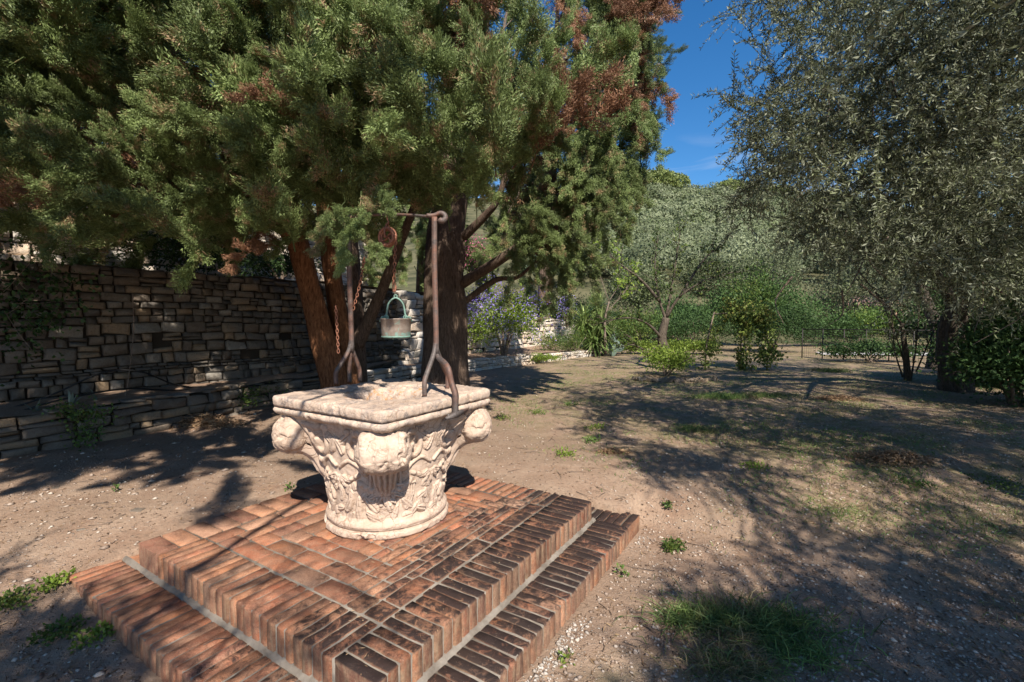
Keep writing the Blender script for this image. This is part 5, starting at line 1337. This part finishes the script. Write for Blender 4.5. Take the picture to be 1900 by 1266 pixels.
rg = thing('stone_ring', 'row of small pale stones edging the bush at the foot of the fruit tree', 'stone edging', tuple(G(1240, 10.6)))
sh = [stone_shape(900 + k, M_WSTONE) for k in range(4)]
for k in range(26):
    a = -math.pi * (.05 + .9 * k / 25); c = r.uniform(.06, .13)
    put('stone', sh[k % 4][0], rg, (math.cos(a) * .95 + .15, math.sin(a) * .42, .03 + r.uniform(0, .03)), (r.normal(0, .3), r.normal(0, .2), a + HP), (c * 1.5, c, c * .8))
# vine arbour
ab = thing('vine_arbour', 'small leafy arbour of pale green vine hanging down on both sides', 'arbour', tuple(G(1385, 12.6)))
mb = MB(); s0_ = S(1, 12.6)
def vine(cx, cz, rx, rz, n, seed, ry=.4):
    V_, F_, T_ = foliage(np.array([cx * s0_, 0, cz * s0_]), (rx * s0_, ry, rz * s0_), n, .085, .06, seed, clumps=24, clump_r=.25, up=-.3, flat_bottom=False); mb.add(V_, F_, T_)
vine(2, 112, 36, 15, 560, 1); vine(-30, 100, 20, 12, 220, 11); vine(36, 96, 16, 20, 300, 12); vine(37, 64, 9, 44, 480, 3); vine(-4, 60, 7, 40, 260, 4); vine(16, 92, 24, 9, 160, 14)
vine(-60, 52, 12, 34, 260, 5); vine(44, 24, 18, 18, 380, 6); vine(2, 18, 12, 20, 240, 7); vine(-78, 18, 8, 20, 90, 8)
for k in range(14): vine(r.uniform(-62, 58), r.uniform(70, 134), r.uniform(4, 10), r.uniform(4, 12), 50, 20 + k, .2)
mb.build('vine_leaves', M_VINE, ab)
for k, (x, yy) in enumerate([(-75, .0), (-4, .2), (40, 0.), (12, .5)]):
    mb = MB(); add_tube(mb, [(x * s0_, yy, -.05), (x * s0_ + .03, yy, .7), (x * s0_ * .8, yy, 1.55)], .018, 6); mb.build('post', M_TWIG, ab)
mb = MB(); add_tube(mb, [(-60 * s0_, 0, 1.5), (45 * s0_, 0, 1.62)], .015, 6); add_tube(mb, [(-4 * s0_, .2, .75), (20 * s0_, .2, .75)], .012, 6); mb.build('crossbar', M_TWIG, ab)
# right: shrubs, multi-stem tree, fence
y = 10.6; B = at(1685, 705, y); B[2] = float(ground_z(B[0], B[1])) - .02
bare_tree('multi_stem_tree', 'slender dark tree with several crossing stems under the olive', B, M_OLIVEBARK, 8,
          [[B, A_(1680, 650), A_(1672, 600)], [A_(1685, 705), A_(1668, 640), A_(1640, 570), A_(1600, 510)], [A_(1690, 705), A_(1700, 640), A_(1705, 560), A_(1700, 500)], [A_(1672, 600), A_(1640, 560), A_(1590, 500), A_(1560, 450)],
           [A_(1675, 700), A_(1660, 650), A_(1655, 590), A_(1640, 530)], [A_(1700, 690), A_(1730, 620), A_(1760, 560)]], .07, M_OLIVE, 900, .06)
shrub('dark_hedge', 'dark ivy-like hedge along the fence under the olives', 'hedge', G(1620, 15), (S(95, 15), .6, .42), 5200, .07, .045, M_DARKLEAF, 21, clumps=60, clump_r=.14)
shrub('shade_shrub', 'broad dark leafy shrub at the right edge in the shade', 'bush', G(1890, 7.4), (.85, .7, .72), 9000, .075, .042, M_DARKLEAF, 22, clumps=60, clump_r=.17)
shrub('shade_shrub', 'taller dark shrub behind the right-edge shrub, reaching into the olive branches', 'bush', G(1900, 9.0), (1.1, .8, 1.5), 12000, .075, .042, M_DARKLEAF, 23, clumps=80, clump_r=.15)
shrub('shade_shrub', 'tall dense dark shrub just right of the thick olive trunk, merging into its boughs', 'bush', G(1850, 9.8), (1.0, .7, 1.3), 11000, .08, .042, M_DARKLEAF, 25, clumps=90, clump_r=.15, flat_bottom=False)
shrub('shade_shrub', 'dark shrub cut off by the right edge of the picture, nearest of them', 'bush', G(1985, 7.2), (1.0, .8, 1.5), 12000, .08, .042, M_DARKLEAF, 26, clumps=90, clump_r=.15, flat_bottom=False)
shrub('shade_shrub', 'dark bush right of the thick olive trunk', 'bush', G(1800, 11.6), (.75, .7, .6), 4200, .075, .042, M_DARKLEAF, 24, clumps=50)
M_FENCE = Mat('fence_iron', .6); M_FENCE.col((.03, .025, .022)); M_FENCE = M_FENCE.m
fn = thing('wire_fence', 'thin dark fence with a top rail running under the olives to the right', 'fence', tuple(G(1490, 16.5)))
F0 = np.array([0, 0, 0.]); F1 = G(1960, 13.0) - G(1490, 16.5); F1[2] = 0
mb = MB(); add_tube(mb, [F0 + [0, 0, 1.02], F1 + [0, 0, 1.02]], .018, 6); mb.build('rail', M_FENCE, fn)
for k in range(11):
    p_ = F0 + (F1 - F0) * k / 10; mb = MB(); add_tube(mb, [p_, p_ + [0, 0, 1.04]], .018, 6); mb.build('post', M_FENCE, fn)
mb = MB()
for k in range(1, 90): p_ = F0 + (F1 - F0) * k / 90; add_tube(mb, [p_ + [0, 0, .05], p_ + [0, 0, 1.0]], .0035, 3, cap=False)
for z in np.linspace(.1, .95, 8): add_tube(mb, [F0 + [0, 0, z], F1 + [0, 0, z]], .0035, 3, cap=False)
tag(mb.build('wire_mesh', M_FENCE, fn), kind='stuff')
# middle distance olives behind the hedge line
MO = [olive_bough(260 + k, M_HILLOLIVE, L=1.1) for k in range(2)]
for k, (px, y, R_, lab) in enumerate([(1180, 29, 1.9, 'soft grey olive standing above the green bush left of the fruit tree'), (1320, 33, 2.2, 'pale olive behind the evergreen bush, left of the arbour'),
                                 (1430, 37, 2.6, 'olive rising directly over the dark rounded bush'), (1590, 27, 2.4, 'olive with low crown seen beyond the fence'), (1700, 30, 2.6, 'olive beyond the fence, behind the multi-stem tree'), (1840, 27, 2.8, 'olive beyond the fence at the far right')]):
    p_ = G(px, y); z0 = max(float(hill_z(p_[0], p_[1])), 0) if y > 25 else 0
    t = thing('olive_tree', lab, 'olive tree', (p_[0], p_[1], z0)); limb(t, 'trunk', [(0, 0, -.3), (.2, 0, 1.0), (-.1, .1, 2.2)], .24, .1, M_OLIVEBARK, k, 8, 12)
    mb = MB(); V_, F_, T_ = foliage(np.array([0, 0, 2.6]), (R_, R_, R_ * .72), 9000, .16, .07, 300 + k, clumps=120, clump_r=.12, flat_bottom=False); mb.add(V_, F_, T_); mb.build('crown', M_HILLOLIVE, t)
# pinkish hut beyond the fence
hutm = Mat('hut_plaster', .9); hutm.col(hutm.mix(hutm.noise(hutm.pos(), 2, 4), (.36, .20, .15), (.45, .29, .23))); P_ = at(1680, 600, 31)
hut = thing('garden_hut', 'small pinkish plaster hut half hidden beyond the fence and olives', 'hut', (P_[0], P_[1], 0)); V_, F_ = box(-2.2, 2.2, 0, 3, 0, 2.2); obj('wall', V_, F_, hutm.m, hut)
V_ = np.array([[-2.4, -.2, 2.2], [2.4, -.2, 2.2], [2.4, 3.2, 2.2], [-2.4, 3.2, 2.2], [-2.4, 1.5, 2.9], [2.4, 1.5, 2.9]]); obj('roof', V_, [np.array([[0, 1, 5, 4], [2, 3, 4, 5]]), np.array([[0, 4, 3], [1, 2, 5]])], hutm.m, hut)
V_, F_ = box(-.5, .4, -.03, .02, 0, 1.9); obj('door', V_, F_, M_OLIVEBARK, hut)
# white vehicle-like paving glimpsed beyond the fence: pale gravel lane
lane = Mat('pale_gravel', .9); lane.col(lane.mix(lane.noise(lane.pos(), 12, 5), (.42, .40, .38), (.55, .53, .50)))
V_ = np.array([[11.6, 17.6, .03], [26, 16, .03], [30, 19, .03], [12.2, 19, .03]]); tag(obj('gravel_lane', V_, np.array([[0, 1, 2, 3]]), lane.m), 'pale gravel lane beyond the fence', kind='structure')
for z in (): pass
# climbing plants and sprouts along the left walls
def wall_vine(label, spots, seed, mat, n, L):
    t = thing('wall_creeper', label, 'creeper', tuple(spots[0][0])); q = np.random.default_rng(seed); mb = MB(); st = MB(); o = np.array(spots[0][0])
    for p, rx, rz, m in spots:
        C = q.normal(0, 1, (m, 3)) * [rx, .05, rz] + np.array(p) - o + [.06, -.06, 0]; D = rand_dirs(q, m) + np.array([.5, -.5, -.2]); D /= np.linalg.norm(D, axis=1)[:, None]
        V_, F_ = leaves(C, D, q.uniform(.6, 1.1, m) * L, q.uniform(.5, .8, m) * L, q); mb.add(V_, F_, q.random(m))
        for k in range(max(2, m // 60)): a, b = C[q.integers(m)], C[q.integers(m)]; add_tube(st, [a, (a + b) / 2 + [.02, -.02, -.03], b], .004, 4, cap=False)
    mb.build('leaves', mat, t); st.build('stems', M_TWIG, t); return t
wall_vine('ivy climbing the shaded wall at the left edge', [(at(30, 620, 5.15), .25, .2, 160), (at(60, 560, 5.2), .32, .16, 260), (at(20, 520, 5.1), .3, .2, 260), (at(100, 520, 5.3), .2, .08, 120), (at(80, 600, 5.3), .12, .06, 70)], 5, M_DARKLEAF, 0, .06)
wall_vine('leafy weed hanging over the low wall at the left', [(at(160, 765, 5.05), .16, .05, 220), (at(155, 800, 5.0), .10, .12, 260), (at(120, 755, 5.0), .10, .04, 100)], 6, M_MIDLEAF, 0, .04)
wall_vine('green weeds spilling over the low wall beside the wellhead', [(at(455, 740, 6.9), .12, .06, 180), (at(470, 725, 7.0), .2, .04, 160)], 7, M_MIDLEAF, 0, .04)
for k, (u, v, d, lab) in enumerate([(65, 765, 4.95, 'leftmost small blue-green agave on the planting strip'), (132, 752, 5.15, 'middle small agave on the planting strip, its leaves upright'), (178, 740, 5.5, 'rightmost small agave on the planting strip')]):
    sword_plant('agave', lab, 'agave', at(u, v, d), [(0, 0, 0)], .16, .035, 7, M_AGAVE, 60 + k)
# black irrigation hoses
M_HOSE = Mat('black_hose', .45); M_HOSE.col((.012, .012, .013)); M_HOSE = M_HOSE.m
for k, (pts, lab) in enumerate([([(-20, 770, 4.9), (90, 735, 5.2), (190, 692, 5.5), (260, 690, 5.75), (330, 715, 6.2), (420, 728, 6.9)], 'black irrigation hose arching over the planting strip'),
                             ([(-20, 785, 4.85), (100, 745, 5.1), (230, 722, 5.6), (330, 724, 6.2), (480, 715, 7.1)], 'lower black irrigation hose lying along the planting strip')]):
    mb = MB(); P = np.array([at(*q) for q in pts]); add_tube(mb, bez(P - P[0], 50), .011, 6); t = thing('hose', lab, 'hose', tuple(P[0])); mb.build('pipe', M_HOSE, t)
mb = MB(); P = np.array([at(*q) for q in [(232, 745, 5.7), (240, 690, 5.8), (248, 610, 5.8), (246, 545, 5.7)]]); t = thing('dry_stem', 'thin dry climbing stem rising against the shaded wall', 'stem', tuple(P[0])); add_tube(mb, bez(P - P[0], 24), .006, 5); mb.build('stalk', M_TWIG, t)

# ------------------------------------------------------------------ ground cover: pebbles, litter, grass, weeds
q = np.random.default_rng(5)
ico = np.array([[0, 0, 1], [.9, 0, .1], [.2, .8, 0], [-.8, .5, .1], [-.7, -.6, 0], [.3, -.9, .1], [0, 0, -.6]])
icf = np.array([[0, 1, 2], [0, 2, 3], [0, 3, 4], [0, 4, 5], [0, 5, 1], [6, 2, 1], [6, 3, 2], [6, 4, 3], [6, 5, 4], [6, 1, 5]])
def off_platform(x, y, m=.03):
    a, b = plat_xy(x, y); return ~((a > -TREAD - m) & (a < 2.39 + m) & (b > -TREAD - m) & (b < 2.33 + m) & ~((a > SIDE + m) & (b > .25)) & ~((b > SIDE + m) & (a > .4)))
def scatter(n, dens, smin, smax, power=2.5, ymax=11, flat=.55):
    out = []
    while len(out) < n:
        m = n * 3; y = 1.0 + (ymax - 1.0) * q.random(m) ** 1.7; x = (q.uniform(-1.15, 1.15, m)) * y
        k = off_platform(x, y) & (q.random(m) < dens(x, y)) & (x > _lowx(y) + .1); out += list(zip(x[k], y[k]))
    P = np.array(out[:n]); s = smin + (smax - smin) * q.random(n) ** power; return P[:, 0], P[:, 1], s
LY = np.array([1.0, 3.4, 4.6, 5.9, 7.35, 8.9, 12.0, 14.4, 17.3]); LX = np.array([-6.9, -5.6, -5.0, -4.27, -3.77, -2.9, -1.2, .6, 2.95])
def _lowx(y): return np.interp(y, LY, LX)
def pebbles(name, n, dens, smin, smax, mat, label, ymax=11, flat=.55, power=2.5):
    x, y, s = scatter(n, dens, smin, smax, power, ymax); z = ground_z(x, y); a = q.uniform(0, 6.28, n); st = q.uniform(.6, 1.5, n)
    V = ico[None] * (1 + q.normal(0, .18, (n, 7, 3))) * s[:, None, None]; V[:, :, 0] *= st[:, None]; V[:, :, 2] *= flat
    c, s_ = np.cos(a)[:, None], np.sin(a)[:, None]; V = np.stack([V[:, :, 0] * c - V[:, :, 1] * s_, V[:, :, 0] * s_ + V[:, :, 1] * c, V[:, :, 2]], -1)
    V += np.stack([x, y, z + s * .15], -1)[:, None]; F = (icf[None] + (np.arange(n) * 7)[:, None, None]).reshape(-1, 3)
    o = obj(name, V.reshape(-1, 3), F, mat, None, False, np.repeat(q.random(n), 10)); tag(o, label, kind='stuff'); return o
def peb_mat(name, a, b, c3):
    m = Mat(name, .9, .2); t = m.tint(); m.col(m.ramp(t, [(0, a), (.5, b), (1, c3)])); return m.m
M_PEB = peb_mat('pebble', (.20, .15, .12), (.32, .25, .20), (.50, .43, .36)); M_CRUMB = peb_mat('earth_crumb', (.10, .065, .045), (.20, .14, .10), (.30, .22, .165))
gd = lambda x, y: np.clip(.28 + .75 * sstep(-.2, 1.4, x - .25 * y + .9 * vnoise(np.stack([x * .8, y * .8, 0 * x], -1), 4)), 0, 1)
pebbles('gravel', 26000, gd, .004, .016, M_PEB, 'pale gravel scattered over the dirt, thickest at the right')
pebbles('larger_pebbles', 480, lambda x, y: .3 + .5 * (x < 0), .012, .032, M_PEB, 'scattered larger pale stones on the dirt', 8, .45)
pebbles('earth_crumbs', 14000, lambda x, y: .9 + 0 * x, .004, .014, M_CRUMB, 'crumbs of brown earth on the ground')
pebbles('mortar_rubble', 420, lambda x, y: (lambda a, b: np.exp(-((b + .33) / .06) ** 2) * sstep(-.5, .4, vnoise(np.stack([a * 3, b * 3, 0 * a], -1), 3)) * (a > .3) * (a < 2.3))(*plat_xy(x, y)) + .0003, .004, .014, peb_mat('white_rubble', (.22, .19, .16), (.36, .32, .28), (.50, .46, .41)), 'white mortar crumbs along the foot of the lower step', 5)
# loose flat stones one can pick out
for k, (u, v, s, lab) in enumerate([(256, 946, .055, 'large flat pale stone in the dirt left of the platform'), (228, 895, .035, 'small pale stone in front of the left shadow'), (366, 875, .04, 'pale stone at the edge of the cypress shadow'),
                                     (150, 983, .03, 'small white stone in the dirt at the left'), (104, 905, .04, 'flat stone in the dirt near the left edge'), (433, 930, .035, 'flat stone in the dirt behind the left bricks')]):
    p_ = on_ground(u, v); t = sh[k % 4]; o = put('flat_stone', t[0], None, (p_[0], p_[1], p_[2] + .004), (-HP + .1, 0, k * 1.3), (s * 1.6, .02, s * 1.1)); tag(o, lab, 'stone')
# dry litter: curled brown bits
def litter(name, label, x, y, L, W, mat, up=.15, zoff=0):
    n = len(x); z = ground_z(x, y) + .004 + zoff; D = rand_dirs(q, n); D[:, 2] = np.abs(D[:, 2]) * up; D /= np.linalg.norm(D, axis=1)[:, None]
    V_, F_ = leaves(np.stack([x, y, z], -1), D, q.uniform(.5, 1.2, n) * L, q.uniform(.6, 1.2, n) * W, q); mb = MB(); mb.add(V_, F_, q.random(n)); return mb
x, y, s = scatter(9000, lambda x, y: .25 + .6 * sstep(0, 3, x), 1, 1, ymax=12); mb = litter('litter', '', x, y, .045, .008, M_STRAW)
x, y, s = scatter(2500, lambda x, y: .25 + .6 * sstep(1, 3, x), 1, 1, ymax=12); m2 = litter('litter', '', x, y, .06, .004, M_STRAW, .4); V_, F_, T_ = m2.data(); mb.add(V_, F_[0], T_)
tag(mb.build('dry_litter', M_STRAW), 'dry cypress and olive litter strewn over the ground', kind='stuff')
def pile(label, u, v, rx, ry, h, n, seed, cat='leaf pile'):
    p_ = on_ground(u, v); qq = np.random.default_rng(seed); C = qq.normal(0, .5, (n, 3)) * [rx, ry, 0]; hh = h * np.exp(-((C[:, 0] / rx) ** 2 + (C[:, 1] / ry) ** 2))
    C[:, 2] = hh * qq.random(n); D = rand_dirs(qq, n); D[:, 2] *= .5; V_, F_ = leaves(C, D, qq.uniform(.03, .08, n), qq.uniform(.005, .016, n), qq); m = MB(); m.add(V_, F_, qq.random(n) * .8)
    t = thing('leaf_pile', label, cat, tuple(p_)); m.build('dead_sprays', M_STRAW, t)
pile('long heap of raked dead cypress sprays on the right, in dappled shade', 1650, 855, .42, .16, .10, 2200, 1)
pile('smaller heap of dead sprays farther back in the shade at the right', 1555, 742, .45, .2, .08, 1400, 2)
pile('heap of dry brown twigs against the low wall at the left', 375, 790, .5, .16, .16, 2200, 3)
pile('drift of dry needles behind the right corner of the platform', 1135, 925, .16, .07, .025, 900, 4)
# grass
def blades(x, y, L, W, mat, name, lean=.7, seed=0):
    n = len(x); z = ground_z(x, y) - .004; C = np.stack([x, y, z], -1); D = q.normal(0, 1, (n, 3)) * [lean, lean, .2] + [0, 0, 1]; D /= np.linalg.norm(D, axis=1)[:, None]
    S_ = np.cross(D, rand_dirs(q, n)); S_ /= np.linalg.norm(S_, axis=1)[:, None]; L = (q.uniform(.5, 1.2, n) * L)[:, None]; W = (q.uniform(.7, 1.2, n) * W)[:, None]
    M_ = C + D * L * .55; T_ = C + D * L + np.stack([D[:, 0], D[:, 1], -.35 - 0 * D[:, 2]], -1) * L * .5
    V = np.stack([C - S_ * W / 2, C + S_ * W / 2, M_ + S_ * W * .4, M_ - S_ * W * .4, T_], 1).reshape(-1, 3); b = (np.arange(n) * 5)[:, None]
    m = MB(); m.add(V, b + np.array([0, 1, 2, 3])); t = q.random(n); m.t4 = [t]; m.F3.append(b + np.array([3, 2, 4])); m.t3.append(t); return m
def gdens(x, y):
    g = grass_mask(x, y); k = fbm(np.stack([x * 1.3, y * 1.3, 0 * x], -1), 3, 12); return g * sstep(-.05, .28, k)
x, y, s = scatter(26000, gdens, 1, 1, ymax=19); tag(blades(x, y, .055, .006, M_GRASS, 'grass').build('grass', M_GRASS), 'thin grass growing in patches over the garden', kind='stuff')
def tuft(label, u, v, rx, ry, n, L, W, lean=.7, cat='grass tuft', name='grass_tuft', group=None):
    p_ = on_ground(u, v); x = p_[0] + q.normal(0, .5, n) * rx; y = p_[1] + q.normal(0, .5, n) * ry; k = off_platform(x, y); m = blades(x[k], y[k], L, W, M_GRASS, '', lean)
    for V_ in m.V: V_ -= p_
    t = thing(name, label, cat, tuple(p_), 0, group); tag(m.build('blades', M_GRASS, t), kind='stuff')
tuft('widest tuft of long grass at the bottom of the picture right of the platform', 1390, 1165, .42, .20, 1500, .14, .0055, .95)
tuft('straggly grass tuft just left of the widest bottom tuft', 1285, 1150, .2, .10, 500, .10, .0045, 1.1)
tuft('loose grass at the very bottom right of the platform', 1350, 1240, .22, .10, 600, .12, .0045, 1.1)
tuft('thin low grass spreading right of the widest bottom tuft', 1490, 1215, .2, .12, 380, .10, .0045, 1.0)
tuft('green grass tuft in the dappled shade in mid garden', 1300, 800, .3, .2, 700, .09, .006)
tuft('grass tuft right of the stone ring', 1345, 738, .5, .3, 900, .12, .008)
tuft('grass at the foot of the vine arbour', 1420, 735, .6, .3, 700, .10, .008)
tuft('tuft of grass in the shade at the far right of the lawn', 1540, 690, .5, .3, 700, .16, .010)
tuft('dry pale grass at the edge of the right-hand shadow', 1560, 950, .35, .16, 500, .07, .004, 1.2)
def weed(label, u, v, R_, n, seed, h=.035):
    p_ = on_ground(u, v); t = thing('weed', label, 'weed', tuple(p_)); m = MB(); V_, F_, T_ = foliage(np.array([0, 0, h * .5]), (R_, R_, h), n, .026, .015, seed, clumps=9, clump_r=.35); V_[:, 2] = np.maximum(V_[:, 2], .002); m.add(V_, F_, T_)
    m.build('leaves', M_LIME if seed % 3 == 0 else M_MIDLEAF, t)
for k, (u, v, R_, n, lab) in enumerate([(1252, 1020, .055, 260, 'bushy green weed right of the lower step'), (1240, 968, .03, 60, 'tiny weed above the bushy one, right of the lower step'), (1047, 846, .07, 160, 'small round weed in the lit dirt behind the platform'),
        (932, 778, .09, 150, 'small weed close behind the right scroll of the wellhead'), (1098, 820, .10, 160, 'weed at the edge of the shade behind the platform'), (1110, 798, .12, 160, 'weed in the dappled shade, back of the round weed'),
        (1000, 768, .12, 140, 'weed patch in mid ground behind the wellhead'), (1060, 752, .12, 140, 'weed patch beyond the mid-ground one'), (100, 1090, .07, 200, 'flat weed just left of the lower step corner'), (30, 1120, .10, 300, 'flat weed mat at the left edge'),
        (110, 1185, .09, 260, 'weed mat below the lower step at the bottom left'), (175, 1190, .06, 160, 'smaller weed beside the bottom-left weed mat'), (218, 1022, .015, 24, 'tiny sprout at the back edge of the lower step'), (538, 910, .03, 30, 'tiny sprout behind the platform by the left scroll'),
        (1400, 870, .10, 160, 'weed in the shade in the middle of the right side'), (1700, 905, .12, 160, 'weed beyond the raked heap at the right'), (1850, 905, .2, 300, 'green patch at the right edge in the shade'), (1052, 1090, .012, 12, 'two-leaved seedling at the foot of the step'),
        (1155, 1070, .03, 30, 'small weed close to the lower right step'), (1310, 1170, .03, 40, 'small weed beside the straggly grass'), (1050, 1230, .03, 30, 'small sprout at the bottom right of the steps')]):
    weed(lab, u, v, R_, n, k + 1)
# twigs on the bricks
for (a, b, z, l, ang) in [(-.14, 1.0, -STEP, .10, .6), (.9, .35, 0, .05, 1.9)]:
    p_ = plat_w(a, b, z + .006); mb = MB(); add_tube(mb, bez([(0, 0, 0), (l * .5, .01, .004), (l, -.01, 0)], 8), .0022, 4); o = mb.build('fallen_twig', M_TWIG); o.location = tuple(p_); o.rotation_euler = (0, 0, ang)
    tag(o, 'thin dry twig lying on the lower brick step' if z else 'short dry twig on the blackened top bricks', 'twig')
mb = MB(); n = 900; a = q.uniform(0, 2.1, n); b = q.uniform(0, 2.1, n); xy = PN + np.outer(a, PX) + np.outer(b, PY); D = rand_dirs(q, n); D[:, 2] = np.abs(D[:, 2]) * .1
V_, F_ = leaves(np.stack([xy[:, 0], xy[:, 1], np.full(n, .002)], -1), D / np.linalg.norm(D, axis=1)[:, None], q.uniform(.008, .03, n), q.uniform(.0015, .004, n), q); mb.add(V_, F_, q.random(n))
tag(mb.build('brick_litter', M_STRAW), 'scraps of dry needles lying on the bricks', kind='stuff')

# sprays of the crown that hang in front of the left post and the crossbar
for (u, v, d) in [(652, 425, 2.75), (640, 400, 2.7), (662, 450, 2.8), (640, 440, 2.85), (690, 365, 2.85), (670, 380, 2.8), (610, 405, 2.8)]:
    place_bough(BG[r.integers(5)], at(u, v - 25, d + .1), (r.normal(0, .3), -.4, -.7), cyp1, .42)

for (u, v, d) in [(1392, 8, 3.6), (1420, 20, 3.6), (1450, 2, 3.7), (1380, 150, 4.4), (1372, 360, 4.6)]:
    place_bough(OB[r.integers(5)], at(u + 40, v - 20, d), (-.9, -.1, -.3), oli2, .6)

for (u, v, d) in [(345, 120, 7.4), (350, 135, 7.9), (800, 175, 7.2), (806, 215, 7.4), (795, 150, 7.8), (815, 190, 7.9), (380, 30, 7.6), (460, 50, 7.6)]:
    place_bough(BG[r.integers(5)], at(u, v, d), r.normal(0, 1, 3) * [1, .5, .6], cypm, 1.8)
# fallen twigs
mb = MB(); x, y, s = scatter(420, lambda x, y: .5 + 0 * x, 1, 1, ymax=9); z = ground_z(x, y)
for k in range(len(x)):
    a = q.uniform(0, 6.28); l = q.uniform(.04, .22); d = np.array([math.cos(a), math.sin(a), 0]) * l; p = np.array([x[k], y[k], z[k] + .006])
    add_tube(mb, [p, p + d * .5 + q.normal(0, .012, 3) * [1, 1, .4], p + d], [.0028, .0022, .001], 3, q.random(), cap=False)
tag(mb.build('fallen_twigs', M_TWIG), 'small dry twigs lying about on the dirt', kind='stuff')
